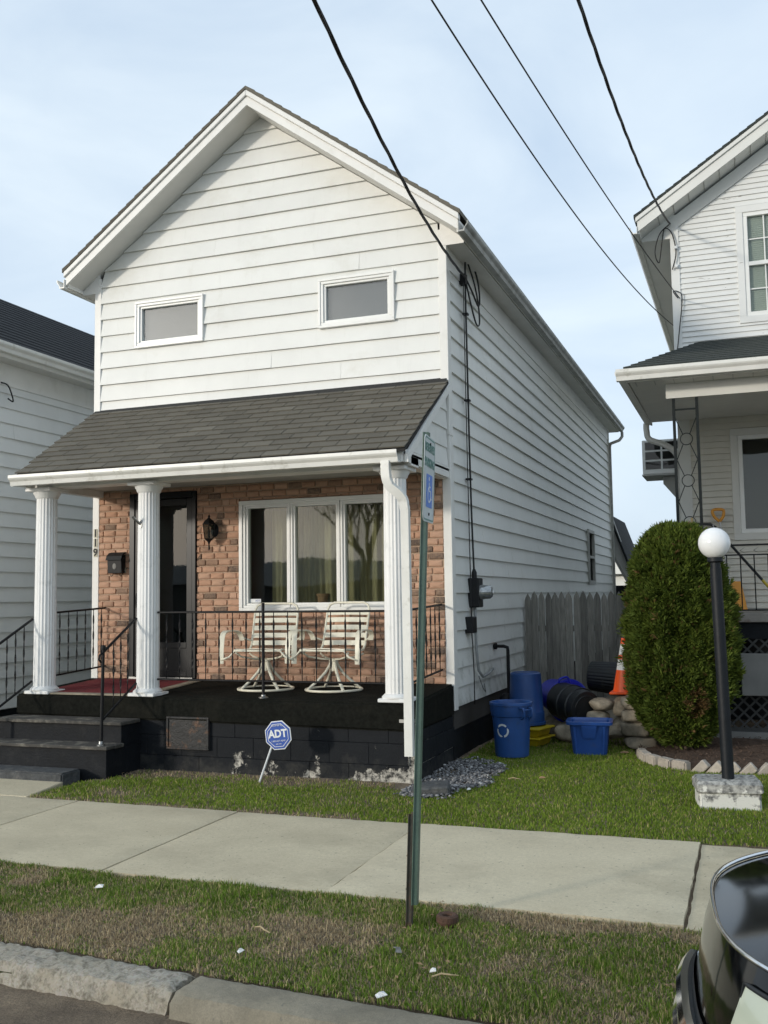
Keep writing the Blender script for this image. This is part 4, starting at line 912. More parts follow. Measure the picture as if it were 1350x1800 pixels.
# ================================================================== SIGNS
ax_, ay_ = -4.404, 8.50
yd = wthing('yard_sign', 'blue octagonal security yard sign on a leaning white stake', 'sign', (ax_, ay_, -.02))
MB().tube([(ax_, ay_, -.08), (-4.245, ay_+.004, .33)], .009, 8, sq=(1, 1)).build('stake', 'sign_white', yd)
oc = V(-4.178, ay_-.006, .432); tl = math.atan2(.155, .33)
def octa(r): return [(r*math.cos(rad(22.5+45*i)), r*math.sin(rad(22.5+45*i))) for i in range(8)]
def onoct(pts, y): 
    R = Matrix.Rotation(-.12, 4, 'Y'); return [oc+(R @ V(a, y, b)) for a, b in pts]
MB().prism(onoct(octa(.142), .004), (0, .006, 0)).build('sign_panel', 'sign_white', yd)
MB().prism(onoct(octa(.132), 0), (0, .004, 0)).build('blue_field', 'sign_blue', yd)
rim = octa(.114); rin = octa(.109)
mbr = MB(); A = onoct(rim, -.0012); B = onoct(rin, -.0012); mbr.add(A+B, [(i, (i+1) % 8, (i+1) % 8+8, i+8) for i in range(8)]); mbr.build('white_line', 'sign_white', yd)
def otext(t, size, dz, bold=0, sx=1):
    o = link('lettering', textmesh(t, size, 'sign_white', .0006, bold), yd, oc+(Matrix.Rotation(-.12, 4, 'Y') @ V(0, -.003, dz)), (rad(90), -.12, 0)); o.rotation_euler = (Matrix.Rotation(-.12, 4, 'Y') @ Matrix.Rotation(rad(90), 4, 'X')).to_euler(); o.scale = (sx, 1, 1); return o
otext('Secured by', .026, .092); otext('ADT', .098, .012, .0035, .95); otext('1-800-ADT-ASAP', .020, -.052); otext('adt.com', .018, -.078)

# parking sign on its leaning U-channel post
ps = wthing('sign_post', 'leaning green U-channel post carrying a reserved parking sign', 'sign post', (-1.72, 5.04, -.02))
lean = Matrix.Translation((-1.715, 5.05, -.25)) @ Matrix.Rotation(rad(2.55), 4, 'Y')
def uch(mb, z0, z1, w=.042, d=.022, t=.004, fl_=.012, oy=0):
    pr = [(-w/2-fl_, 0), (-w/2, 0), (-w/2+.006, d), (w/2-.006, d), (w/2, 0), (w/2+fl_, 0), (w/2+fl_, t), (w/2+t*.6, t), (w/2-.004, d+t), (-w/2+.004, d+t), (-w/2-t*.6, t), (-w/2-fl_, t)]
    return mb.prism([(b+oy, a, z0) for a, b in pr], (0, 0, z1-z0))
# channel opens along x so that its back plate carries the sign facing +x
uch(MB(), .36, 2.83, oy=-.012).xf(lean).build('post', 'post_green', ps)
uch(MB(), 0, .82, oy=-.040).xf(lean).build('stub_post', 'post_rust', ps)
for zz in (.43, .60): MB().tube([(-.052, 0, zz), (-.002, 0, zz)], .006, 8).xf(lean).build('bolt', 'post_rust', ps)
sm = lean @ Matrix.Translation((.018, 0, 2.575)) @ Matrix.Rotation(rad(7), 4, 'Z')
def rrect(w, h, r, k=5):
    out = []
    for cx, cy, a0 in ((w-r, h-r, 0), (-w+r, h-r, 90), (-w+r, -h+r, 180), (w-r, -h+r, 270)):
        out += [(cx+r*math.cos(rad(a0+90*i/k)), cy+r*math.sin(rad(a0+90*i/k))) for i in range(k+1)]
    return out
MB().prism([(0, a, b) for a, b in rrect(.152, .228, .03)], (.003, 0, 0)).xf(sm).build('sign_panel', 'sign_face', ps)
mbr = MB(); A = [(.0036, a, b) for a, b in rrect(.144, .220, .026)]; B = [(.0036, a, b) for a, b in rrect(.136, .212, .02)]; k_ = len(A)
mbr.add(A+B, [(i, (i+1) % k_, (i+1) % k_+k_, i+k_) for i in range(k_)]).xf(sm).build('border', 'sign_green', ps)
MB().prism([(.0036, a, b-.062) for a, b in rrect(.085, .088, .008)], (.0006, 0, 0)).xf(sm).build('blue_square', 'isa_blue', ps)
for t, zz, sz in (('RESERVED', .165, .062), ('PARKING', .085, .066)):
    o = link('lettering', textmesh(t, sz, 'sign_green', .0005, .0015), ps); o.matrix_basis = sm @ Matrix.Translation((.0042, 0, zz)) @ Matrix.Rotation(rad(90), 4, 'Z') @ Matrix.Rotation(rad(90), 4, 'X'); o.matrix_parent_inverse = Matrix.Translation(-Vector(ps.location))
# wheelchair symbol
iw = MB()
def seg2(pts, r): iw.tube([(.0046, a, b-.062) for a, b in pts], [r]*len(pts), 6)
hd = [(.012*math.cos(2*math.pi*i/12)-.012, .012*math.sin(2*math.pi*i/12)+.064) for i in range(12)]
iw.prism([(.0044, a, b-.062) for a, b in hd], (.0006, 0, 0))
seg2([(-.012, .045), (-.010, .0), (.028, .0), (.044, -.045), (.058, -.040)], .005); seg2([(-.011, .022), (.022, .022)], .0045)
seg2([(-.006+.040*math.cos(rad(a)), -.020+.040*math.sin(rad(a))) for a in range(115, 345, 15)], .0045)
iw.v = [(min(x, .0062), y, z) for x, y, z in iw.v]; iw.xf(sm).build('wheelchair_symbol', 'sign_white', ps)
for zz in (.19, -.185): MB().lathe([(.0, .003), (.008, .003), (.007, .008), (0, .008)], 8, (0, 0, zz), ax='x').xf(sm).build('bolt', 'iron_black', ps)

# ================================================================== SERVICES ON THE SIDE WALL
XS = XR+.02
mtb = wthing('electric_meter', 'black electric meter box with round glass meter on the side wall', 'meter', (XS, 10.93, 1.6))
MB().box(XS-.03, XS+.095, 10.83, 11.03, 1.57, 1.90).build('box', 'black_box', mtb, bevel=.01)
MB().lathe([(.085, XS+.09), (.085, XS+.12), (.078, XS+.14), (.075, XS+.20), (.055, XS+.225), (0, XS+.23)], 24, (0, 10.93, 1.74), ax='x').build('meter_glass', 'meter_glass', mtb, smooth=40)
MB().tube([(XS+.03, 10.90, 1.89), (XS+.03, 10.90, 1.96), (XS+.03, 10.89, 2.0)], [.03, .03, .015], 10).build('hub', 'black_box', mtb, smooth=40)
jb = wthing('junction_box', 'small black cable box below the electric meter', 'cable box', (XS, 10.75, 1.3))
MB().box(XS-.03, XS+.06, 10.68, 10.86, 1.29, 1.47).build('box', 'black_box', jb, bevel=.008)
MB().tube([(XS+.02, 10.78, 1.30), (XS+.03, 10.78, 1.05), (XS+.03, 10.80, .80), (XS+.02, 10.84, .50)], .006, 6).build('cable', 'cable_black', jb, smooth=True)
MB().tube([(XS+.03, 10.90, 1.58), (XS+.03, 10.90, 1.45), (XS+.03, 10.92, 1.1), (XS+.03, 11.0, .86), (XS+.04, 11.15, .78), (XS+.04, 11.45, .80), (XS+.02, 11.7, .83)], .016, 8).build('conduit', 'pipe_grey', mtb, smooth=True)
MB().tube([(XS+.03, 11.0, .80), (XS+.05, 11.1, .66), (XS+.05, 11.22, .60), (XS+.04, 11.2, .70)], .004, 6).build('loose_wire', 'cable_black', jb, smooth=True)
gp = wthing('gas_pipe', 'black gas pipe with regulator against the side wall', 'pipe', (XS, 12.0, .0))
MB().tube([(XS-.03, 11.95, 1.085), (XS+.10, 11.95, 1.085), (XS+.145, 11.95, 1.07), (XS+.15, 11.95, 1.03), (XS+.15, 11.95, .52)], .021, 10).build('pipe', 'iron_black', gp, smooth=40)
MB().lathe([(.04, XS-.02), (.04, XS+.012), (.024, XS+.02)], 16, (0, 11.95, 1.085), ax='x').build('flange', 'iron_black', gp, smooth=40)
MB().lathe([(.0, .40), (.05, .40), (.085, .45), (.085, .47), (.05, .52), (.0, .53)], 18, (XS+.13, 11.90, 0)).build('regulator', 'black_box', gp, smooth=40)
MB().tube([(XS+.13, 11.9, .41), (XS+.13, 11.9, -.05)], .02, 8).build('riser', 'iron_black', gp, smooth=40)
# cables from the pole across the road
POLE = V(-2.05, -4.2, 0)
up_ = wthing('utility_pole', 'wooden utility pole with crossarm across the road', 'utility pole', tuple(POLE))
MB().tube([POLE+V(0, 0, -.3), POLE+V(0, 0, 8.6)], [.16, .11], 14).build('pole', 'utility_wood', up_, smooth=40)
MB().box(-3.4, -.7, -4.08, -3.97, 7.44, 7.54).build('crossarm', 'utility_wood', up_)
def cable(name, label, A, P, sag, r, twist=False, extra=()):
    A, P = Vector(A), Vector(P); pts = []
    N = 260
    for i in range(N+1):
        t = i/N; p = A.lerp(P, t); p.z -= sag*4*t*(1-t); pts.append(p)
    c = wthing(name, label, 'cable', tuple(A))
    if twist:
        for k in range(3):
            q = []
            for i, p in enumerate(pts):
                a = i*.62*(A-P).length/15*.36+2*math.pi*k/3; q.append(p+V(math.cos(a)*r*.62, 0, math.sin(a)*r*.62))
            MB().tube(q, r*.62, 6).build('strand', 'cable_black', c, smooth=True)
    else: MB().tube(pts, r, 6).build('strand', 'cable_black', c, smooth=True)
    return c
c1 = cable('service_cable', 'thick twisted black cable running to the side of the white house', (XS+.04, 10.75, 5.32), (-1.156, -4, 7.5), 1.069, .0125, True)
loop = [(XS+.04, 10.75, 5.32), (XS+.06, 10.95, 5.22), (XS+.06, 11.25, 5.12), (XS+.05, 11.35, 5.30), (XS+.05, 11.2, 5.50), (XS+.04, 10.95, 5.58), (XS+.03, 10.80, 5.56)]
def smoothp(p, k=6):
    p = [Vector(q) for q in p]; out = []
    for i in range(len(p)-1):
        a, b, c, d = p[max(i-1, 0)], p[i], p[i+1], p[min(i+2, len(p)-1)]
        for j in range(k):
            t = j/k; out.append(.5*((2*b)+(c-a)*t+(2*a-5*b+4*c-d)*t*t+(3*b-a-3*c+d)*t**3))
    return out+[p[-1]]
MB().tube(smoothp(loop), .011, 7).build('drip_loop', 'cable_black', c1, smooth=True)
MB().tube(smoothp([(XS+.04, 10.75, 5.30), (XS+.07, 10.9, 5.0), (XS+.07, 11.1, 4.86), (XS+.06, 11.28, 4.92), (XS+.06, 11.25, 5.12), (XS+.05, 11.12, 5.35), (XS+.04, 10.85, 5.54)]), .010, 7).build('drip_loop', 'cable_black', c1, smooth=True)
MB().tube(smoothp([(XS+.03, 10.80, 5.58), (XS+.028, 10.79, 5.1), (XS+.028, 10.80, 4.4), (XS+.028, 10.82, 3.3), (XS+.028, 10.85, 2.6), (XS+.03, 10.89, 2.0)]), .011, 8).build('riser_cable', 'cable_black', c1, smooth=True)
MB().tube(smoothp([(XS+.03, 10.70, 5.25), (XS+.022, 10.73, 4.5), (XS+.022, 10.74, 3.3), (XS+.022, 10.76, 2.2), (XS+.022, 10.77, 1.46)]), .006, 6).build('thin_cable', 'cable_black', c1, smooth=True)
MB().box(XS-.03, XS+.05, 10.72, 10.80, 5.24, 5.36).build('wall_hook', 'iron_black', c1)
for z_ in (4.9, 3.9, 3.0): MB().box(XS-.012, XS+.05, 10.775, 10.845, z_, z_+.02).build('clip', 'iron_black', c1)

# ================================================================== BINS AND TOTE BESIDE THE HOUSE
def can_mesh(r0, r1, h, lip=.018, t=.006, k=40, rib=None):
    prof = [(0, .004), (r0*.9, 0), (r0, .012), (r0+(r1-r0)*.45, h*.45), (r0+(r1-r0)*.74, h*.74), (r1*1.005, h*.755), (r1*1.01, h*.76), (r1*1.02, h*.95), (r1+lip, h*.955), (r1+lip, h), (r1+lip-.012, h+.004), (r1-.004, h), (r1-.012, h*.9), (r0-.008, .03), (0, .028)]
    return MB().lathe(prof, k, flute=rib)
def bin_handles(C, r, z, mat):
    for s in (-1, 1):
        MB().tube(smoothp([(s*(r-.004), -.062, z+.05), (s*(r+.052), -.056, z+.045), (s*(r+.052), -.05, z-.035), (s*(r-.002), -.044, z-.06)], 3), .009, 6, sq=(1, 1.3)).build('handle', mat, C, smooth=40)
        MB().tube(smoothp([(s*(r-.004), .062, z+.05), (s*(r+.052), .056, z+.045), (s*(r+.052), .05, z-.035), (s*(r-.002), .044, z-.06)], 3), .009, 6, sq=(1, 1.3)).build('handle', mat, C, smooth=40)
        MB().tube([(s*(r+.05), -.056, z+.035), (s*(r+.05), .056, z+.035)], .010, 6).build('grip', mat, C, smooth=True)
B1 = thing('trash_can', 'blue round recycling can standing upright and open at the house corner', 'trash can', (-2.455, 10.64, -.015), rad(-38))
can_mesh(.178, .215, .575).build('body', 'bin_blue', B1, smooth=40); bin_handles(B1, .222, .475, 'bin_blue')
# three chasing arrows
def arrows(C, r, z, ang, s=.055):
    for k in range(3):
        a0 = 90+120*k; pts = []
        for d in (-44, -22, 0, 22, 40): pts.append((s*math.cos(rad(a0+d)), s*math.sin(rad(a0+d))))
        for w0, nm in ((.010, 'arrow'),):
            mb = MB(); vs = []
            for i, (u, v) in enumerate(pts):
                for ww in (-w0, w0):
                    q = math.hypot(u, v)+ww; uu, vv = u/math.hypot(u, v)*q, v/math.hypot(u, v)*q
                    rr_ = r(z+vv)+.0035; an = ang+uu/rr_; vs.append((rr_*math.cos(an), rr_*math.sin(an), z+vv))
            e = math.radians(a0+62); tip = (s*math.cos(e), s*math.sin(e)); rr_ = r(z+tip[1])+.0035
            vs.append((rr_*math.cos(ang+tip[0]/rr_), rr_*math.sin(ang+tip[0]/rr_), z+tip[1]))
            N = len(pts); mb.add(vs, [(2*i, 2*i+1, 2*i+3, 2*i+2) for i in range(N-1)]+[(2*N-2, 2*N-1, 2*N)])
            mb.build('recycling_arrow', 'decal', C)
arrows(B1, lambda z_: .178+(.215-.178)*z_/.575, .29, rad(-68), .062)
# inverted tall can on the yellow tubs
B2 = thing('trash_can', 'blue can turned upside down on the yellow tubs against the house', 'trash can', (-2.50, 11.62, .20), rad(10))
can_mesh(.178, .205, .59).xf(Matrix.Translation((0, 0, .60)) @ Matrix.Rotation(math.pi, 4, 'X')).build('body', 'bin_blue_dark', B2, smooth=40)
MB().lathe([(.15, .597), (.15, .604), (.135, .602), (.13, .592)], 30).build('foot_ring', 'bin_blue_dark', B2, smooth=40)
Yb = thing('plastic_tub', 'yellow plastic tubs nested under the upturned blue can', 'tub', (-2.44, 11.52, -.015), rad(-14))
for k, zz in enumerate((0, .105)):
    w0, w1 = .16, .19
    mb = MB().hexa([(-w0, -w0, zz), (w0, -w0, zz), (w0, w0, zz), (-w0, w0, zz)], [(-w1, -w1, zz+.10), (w1, -w1, zz+.10), (w1, w1, zz+.10), (-w1, w1, zz+.10)])
    tbb = mb.build('tub', 'crate_yellow', Yb, bevel=.012, seg=2, smooth=40); MB().box(-w1-.025, w1+.025, -w1-.025, w1+.025, zz+.082, zz+.103).build('rim', 'crate_yellow', tbb, bevel=.006)
# royal blue lidded can lying behind a black can
def lying(C, mesh_fn, axis_dir, tilt):
    d = Vector(axis_dir).normalized(); return d.to_track_quat('Z', 'Y').to_matrix().to_4x4()
B3 = thing('trash_can', 'royal blue can lying on its side behind the black barrel, handle up', 'trash can', (-2.22, 12.34, .44))
q3 = lying(None, None, (.50, -.80, -.06), 0)
can_mesh(.19, .235, .55).xf(q3 @ Matrix.Translation((0, 0, -.30))).build('body', 'lid_blue', B3, smooth=40)
MB().lathe([(0, .262), (.20, .262), (.262, .245), (.266, .215), (.25, .21), (0, .232)], 36).xf(q3).build('lid', 'lid_blue', B3, smooth=40)
MB().tube(smoothp([(-.06, .17, .25), (-.055, .28, .25), (.055, .28, .25), (.06, .17, .25)], 4), .014, 8).xf(q3 @ Matrix.Rotation(rad(15), 4, 'Z')).build('handle', 'lid_blue', B3, smooth=True)
B4 = thing('trash_can', 'black scuffed barrel lying on its side with closed end toward the tote', 'trash can', (-2.0, 11.92, .41))
q4 = lying(None, None, (.66, -.74, -.10), 0)
MB().lathe([(0, .27), (.16, .27), (.195, .262), (.205, .24), (.207, .16), (.222, .15), (.222, .125), (.21, .115), (.213, -.02), (.226, -.03), (.226, -.055), (.215, -.065), (.218, -.25), (.20, -.28), (0, -.28)], 40).xf(q4).build('body', 'bin_black', B4, smooth=35)
MB().lathe([(.13, .268), (.135, .276), (.15, .276), (.155, .268)], 36).xf(q4).build('end_ring', 'bin_black', B4, smooth=40)
B5 = thing('trash_can', 'black ribbed can lying on its side behind the rocks beside the fence', 'trash can', (-1.62, 12.70, .66))
ribs = []
for i in range(28): ribs += [1.0, 1.0, .965]
MB().lathe([(0, -.30), (.17, -.30), (.182, -.285), (.205, .10), (.212, .30), (.226, .305), (.226, .335), (.20, .335), (.195, .2), (.17, -.26), (0, -.27)], 84, ax='x', flute=ribs).xf(Matrix.Rotation(rad(-8), 4, 'Z') @ Matrix.Rotation(rad(4), 4, 'Y')).build('body', 'bin_black', B5, smooth=30)
# tote
TT = thing('storage_tote', 'blue open plastic storage tote on the grass by the rocks', 'tote', (-1.69, 11.08, -.02), rad(6)); TT.scale = (1.14, 1.2, 1.03)
def rr2(w, h, r): return rrect(w, h, r, 5)
def loft(levels):
    vs = []; n0 = len(levels[0][0])
    for pts, z in levels: vs += [(a, b, z) for a, b in pts]
    return MB().add(vs, [(i*n0+j, i*n0+(j+1) % n0, (i+1)*n0+(j+1) % n0, (i+1)*n0+j) for i in range(len(levels)-1) for j in range(n0)]+[tuple(range(n0))[::-1], tuple(range((len(levels)-1)*n0, len(levels)*n0))])
loft([(rr2(.155, .12, .04), 0), (rr2(.185, .15, .045), .30), (rr2(.19, .155, .045), .31), (rr2(.215, .18, .05), .315), (rr2(.218, .183, .05), .345), (rr2(.20, .165, .045), .35), (rr2(.178, .143, .04), .33), (rr2(.15, .115, .035), .02)]).build('body', 'tote_blue', TT, smooth=40)
for s in (-1, 1): MB().hexa([(s*.0-.06, -.135, .17), (.06, -.135, .17), (.06, -.148, .17), (-.06, -.148, .17)], [(-.075, -.16, .31), (.075, -.16, .31), (.075, -.182, .31), (-.075, -.182, .31)]).build('handle_recess', 'tote_blue', TT, bevel=.012, seg=2, smooth=40) if s < 0 else None
for xx in (-.12, .12): MB().hexa([(xx-.012, -.118, .0), (xx+.012, -.118, .0), (xx+.012, -.128, .0), (xx-.012, -.128, .0)], [(xx*1.15-.014, -.15, .30), (xx*1.15+.014, -.15, .30), (xx*1.15+.014, -.163, .30), (xx*1.15-.014, -.163, .30)]).build('rib', 'tote_blue', TT, bevel=.006)
# rocks
def rock(loc, sx, sy, sz, seed, label, flat=.6):
    bm = bmesh.new(); bmesh.ops.create_icosphere(bm, subdivisions=3, radius=1); r = random.Random(seed)
    offs = [(Vector((r.uniform(-1, 1), r.uniform(-1, 1), r.uniform(-1, 1))).normalized(), r.uniform(.55, .88)) for _ in range(15)]
    for v in bm.verts:
        for d, lim in offs:
            e = v.co.dot(d)
            if e > lim: v.co -= d*(e-lim)*.9
        v.co.x = math.copysign(abs(v.co.x)**flat, v.co.x); v.co.y = math.copysign(abs(v.co.y)**flat, v.co.y); v.co.z = math.copysign(abs(v.co.z)**flat, v.co.z)
        v.co += v.normal*r.uniform(-.025, .025); v.co = Vector((v.co.x*sx, v.co.y*sy, v.co.z*sz))
    me = bpy.data.meshes.new('rock'); bm.to_mesh(me); bm.free(); me.materials.append(MATS['field_stone']); me.shade_smooth()
    o = link('rock', me, None, loc, (0, 0, r.uniform(-.2, .2))); tag(o, label, 'rock', 'rocks stacked beside the bush'); return o
rock((-1.20, 11.50, .055), .20, .16, .075, 1, 'bottom flat rock of the stack beside the round bush', .5)
rock((-1.235, 11.50, .205), .185, .15, .080, 2, 'grey squared rock second from the ground in the stack by the bush', .5)
rock((-1.20, 11.49, .352), .195, .16, .076, 3, 'squared rock third from the ground in the stack by the bush', .5)
rock((-1.215, 11.51, .50), .21, .17, .080, 4, 'top rounded rock of the stack, under the traffic cone', .6)
rock((-1.62, 11.72, .44), .165, .16, .075, 5, 'pale rounded rock lying above the blue tote', .75)
rock((-1.70, 11.74, .30), .155, .15, .075, 6, 'mossy flat rock just under the pale rounded one', .65)
rock((-1.57, 11.76, .14), .20, .18, .11, 7, 'dark rock hidden in shade behind the blue tote', .7)
rock((-1.42, 11.78, .42), .13, .14, .13, 8, 'small dark rock wedged between the pale rock and the stack', .8)
rock((-1.47, 11.80, .17), .13, .13, .14, 9, 'shaded round rock low between tote and stack', .8)
rock((-1.62, 12.72, .22), .24, .22, .25, 10, 'dark boulder under the ribbed black can by the fence', .7)
rock((-2.02, 11.95, .08), .24, .26, .13, 13, 'low dark rock in the shade under the black barrel', .6)
rock((-2.26, 12.36, .09), .24, .22, .14, 14, 'low dark rock in the shade under the royal blue can', .6)
rock((-1.33, 11.84, .30), .15, .16, .27, 12, 'tall shaded rock behind the stack, under the cone', .6)
# traffic cone
cn = thing('traffic_cone', 'orange traffic cone with white bands standing on the rocks', 'cone', (-1.375, 11.72, .565))
MB().box(-.16, .16, -.16, .16, 0, .03).build('base', 'cone_orange', cn, bevel=.01)
def frus(a, b): return [(.135+(.024-.135)*a/.60, a+.03), (.135+(.024-.135)*b/.60, b+.03)]
for a, b, mm, nm in ((0, .24, 'cone_orange', 'body'), (.24, .36, 'cone_white', 'white_band'), (.36, .41, 'cone_orange', 'orange_band'), (.41, .53, 'cone_white', 'white_band'), (.53, .60, 'cone_orange', 'tip')): MB().lathe(frus(a, b), 28).build(nm, mm, cn, smooth=40)

# ================================================================== FENCE
FY = 13.62
FN = wthing('picket_fence', 'weathered grey wooden stockade fence between the two houses', 'fence', (-2.2, FY, 0))
x = -2.915; i = 0
while x < -.85:
    w = .088+random.uniform(-.004, .005); tp = 1.735+random.uniform(-.018, .018); yo = FY+random.uniform(-.005, .005); ln = random.uniform(-.006, .006)
    pts = [(x, -.02), (x+w, -.02), (x+w+ln, tp-.10), (x+w*.86+ln, tp-.055), (x+w*.5+ln, tp), (x+w*.14+ln, tp-.055), (x+ln, tp-.10)]
    nb = 3; mb = MB(); mb.prism([(a, yo+abs(a-x-w/2)/w*.012, b) for a, b in pts], (0, .02, 0)); mb.build('picket', 'fence_wood', FN)
    x += w+(.006 if i != 6 else .014); i += 1
for zz in (.35, 1.2): MB().box(-2.90, -.85, FY+.034, FY+.08, zz, zz+.08).build('rail', 'fence_wood', FN)
for xx in (-2.86, -1.5): MB().box(xx, xx+.09, FY+.082, FY+.17, -.1, 1.6).build('fence_post', 'fence_wood', FN)

# ================================================================== LEFT NEIGHBOUR
LH = wthing('neighbor_house', 'white sided house with black shingle roof at the left edge', 'house', (-11, 12, 0))
LX = -9.25
MB().box(-12.9, LX-.02, 8.6, 22, .3, 4.85).build('wall', 'siding_blue', LH)
box('foundation', 'paint_black', LH, -12.85, LX-.03, 8.65, 21.9, -.2, .31)
siding(LH, 'siding_blue', (LX-.02, 0, 0), (0, 1, 0), (1, 0, 0), 8.6, 22, .31, 4.62, .1995, lip=.022)
box('corner_board', 'trim_white', LH, LX-.06, LX+.02, 8.54, 8.64, .3, 4.7)
box('frieze_board', 'trim_white', LH, LX-.02, LX+.008, 8.6, 22, 4.60, 4.90)
ex, ez = LX+.24, 4.93
box('soffit', 'soffit', LH, LX+.0, ex, 8.4, 22.2, ez-.035, ez-.01)
box('fascia', 'trim_white', LH, ex-.0, ex+.022, 8.4, 22.2, ez-.04, ez+.14)
gutter_mesh((ex+.023, 8.35, ez+.13), (ex+.023, 22.2, ez+.13), (1, 0, 0), .12, .12).build('gutter', 'gutter_white', LH)
rx, rz_ = -11.07, 6.55
mb = MB(); N = 17; top = []
for i in range(N):
    for t, dz in ((i/N, .014), ((i+1)/N, .0)):
        px, pz = ex+.05+(rx-ex-.05)*t, ez+.155+(rz_-ez-.155)*t; top.append((px, pz+dz))
prof = top+[(rx-2.1, ez+.155), (rx-2.1, ez+.10), (rx, rz_-.06), (ex+.05, ez+.13)]
MB().prism([(a, 8.3, b) for a, b in prof], (0, 14, 0)).build('roof', 'roof_dark', LH)
MB().prism([(-12.85, 8.62, 4.8), (LX-.04, 8.62, 4.8), (LX-.04, 8.62, 4.95), (rx, 8.62, 6.42), (-12.85, 8.62, 5.0)], (0, 13.3, 0)).build('gable', 'siding_blue', LH)
MB().tube(smoothp([(LX+.02, 10.52, 4.62), (LX+.10, 10.56, 4.58), (LX+.12, 10.62, 4.45), (LX+.10, 10.66, 4.38), (LX+.05, 10.62, 4.42)]), .010, 7).build('cable_loop', 'cable_black', LH, smooth=True)

# ================================================================== RIGHT NEIGHBOUR
RH = wthing('neighbor_house', 'white clapboard house with peeling paint and raised porch at the right', 'house', (2.4, 15, 0))
RXL, RY, RXC = -.86, 15.0, 2.55; RXR = 2*RXC-RXL
rsl = .655; rz = lambda x: 9.50-rsl*abs(x-RXC)
RWU = (.04, 1.02, 5.55, 7.28); RWD = (-.165, 1.45, 2.43, 4.03)
sh = MB()
for a, b, c, d in rect_minus(RXL+.02, RXR, .2, 7.15, [inset(RWU, .06), inset(RWD, .06)]): sh.box(a, b, RY, RY+.15, c, d)
sh.prism([(RXL+.02, RY, 7.15), (RXR, RY, 7.15), (RXC, RY, 9.46)], (0, .15, 0)); sh.box(RXL+.02, RXL+.15, RY+.15, 26, .2, 7.15); sh.box(RXR-.15, RXR, RY+.15, 26, .2, 7.15); sh.box(RXL+.02, RXR, 26, 26.1, .2, 7.15); sh.box(RXL+.15, RXR-.15, 17.2, 17.3, .2, 7.1); sh.box(RXL+.15, RXR-.15, 15.15, 17.2, 4.6, 4.7); sh.box(RXL+.15, RXR-.15, 15.15, 17.2, 7.05, 7.12)
sh.build('wall', 'far_white', RH)
siding(RH, 'peeling_siding', (0, RY, 0), (1, 0, 0), (0, -1, 0), RXL+.09, 3.2, 4.95, 9.4, .0805, [inset(RWU, .02)], clip=lambda z: (RXC-(9.25-z)/rsl, RXC+(9.25-z)/rsl), lip=.020)
siding(RH, 'beige_siding', (0, RY, 0), (1, 0, 0), (0, -1, 0), RXL+.14, 2.4, 1.47, 4.25, .0885, [inset(RWD, .02)], lip=.030)
box('corner_board', 'peeling_siding', RH, RXL-.02, RXL+.10, RY-.03, RY+.1, 4.5, 7.12); box('corner_board', 'beige_trim', RH, RXL-.02, RXL+.15, RY-.03, RY+.1, 1.4, 4.25)
gable_roof(RH, RXC, 3.86, 9.50, rsl, 14.6, 26.2, wallx=(RXL, RXR), wally=RY, mat='roof_green', tmat='far_white', smat='far_white', gut='gutter_white', gut_side='gutter_white', rake=.20)
a, b = (RXC, 9.47), (RXL-.1, 9.47-rsl*(RXC-RXL+.1))
MB().prism([(a[0], RY-.028, a[1]), (b[0], RY-.028, b[1]), (b[0], RY-.028, b[1]-.20), (a[0], RY-.028, a[1]-.22)], (0, .03, 0)).build('frieze_board', 'far_white', RH)
# soffit board joints
for k in range(16):
    t = .08+.9*k/16; xx = RXC-3.86*t; MB().box(xx-.006, xx+.006, 14.64, RY-.03, 9.50-rsl*3.86*t-.004, 9.50-rsl*3.86*t+.012).build('soffit_batten', 'trim_grey', RH)
def rwin(w, label, cols, rows_, meet, blind):
    x0, x1, z0, z1 = w; o = MB(); f = .10
    for a, b, c, d in ((x0, x1, z0, z0+f), (x0, x1, z1-f, z1), (x0, x0+f, z0+f, z1-f), (x1-f, x1, z0+f, z1-f)): o.box(a, b, RY-.035, RY+.08, c, d)
    W_ = o.build('window', 'peeling_siding' if meet else 'beige_trim', RH, bevel=.004); W_['label'] = label
    o = MB(); g_ = f+.06
    for a, b, c, d in ((x0+f, x1-f, z0+f, z0+g_), (x0+f, x1-f, z1-g_, z1-f), (x0+f, x0+g_, z0+g_, z1-g_), (x1-g_, x1-f, z0+g_, z1-g_)): o.box(a, b, RY-.02, RY+.06, c, d)
    if meet: o.box(x0+g_, x1-g_, RY-.015, RY+.05, meet-.03, meet+.03)
    o.build('sash', 'vinyl_white', W_, bevel=.004)
    if cols:
        for (c, d) in ((z0+g_, meet-.03), (meet+.03, z1-g_)):
            for k in range(1, cols): xx = x0+g_+(x1-x0-2*g_)*k/cols; MB().box(xx-.008, xx+.008, RY+.012, RY+.02, c, d).build('muntin', 'vinyl_white', W_)
            zz = (c+d)/2; MB().box(x0+g_, x1-g_, RY+.0125, RY+.0195, zz-.008, zz+.008).build('muntin', 'vinyl_white', W_)
    box('pane', 'glass', W_, x0+f+.03, x1-f-.03, RY+.022, RY+.027, z0+f+.03, z1-f-.03)
    if blind:
        z = z0+f
        while z < z1-f: MB().hexa([(x0+f, RY+.050, z), (x1-f, RY+.050, z), (x1-f, RY+.054, z), (x0+f, RY+.054, z)], [(x0+f, RY+.060, z+.031), (x1-f, RY+.060, z+.031), (x1-f, RY+.064, z+.031), (x0+f, RY+.064, z+.031)]).build('slat', 'blind_white', W_); z += .030
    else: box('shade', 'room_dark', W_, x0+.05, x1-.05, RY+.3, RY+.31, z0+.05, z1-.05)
rwin(RWU, 'upper window with closed white blinds and peeling casing', 3, 2, 6.42, True); rwin(RWD, 'large dark porch window', 0, 0, 0, False)
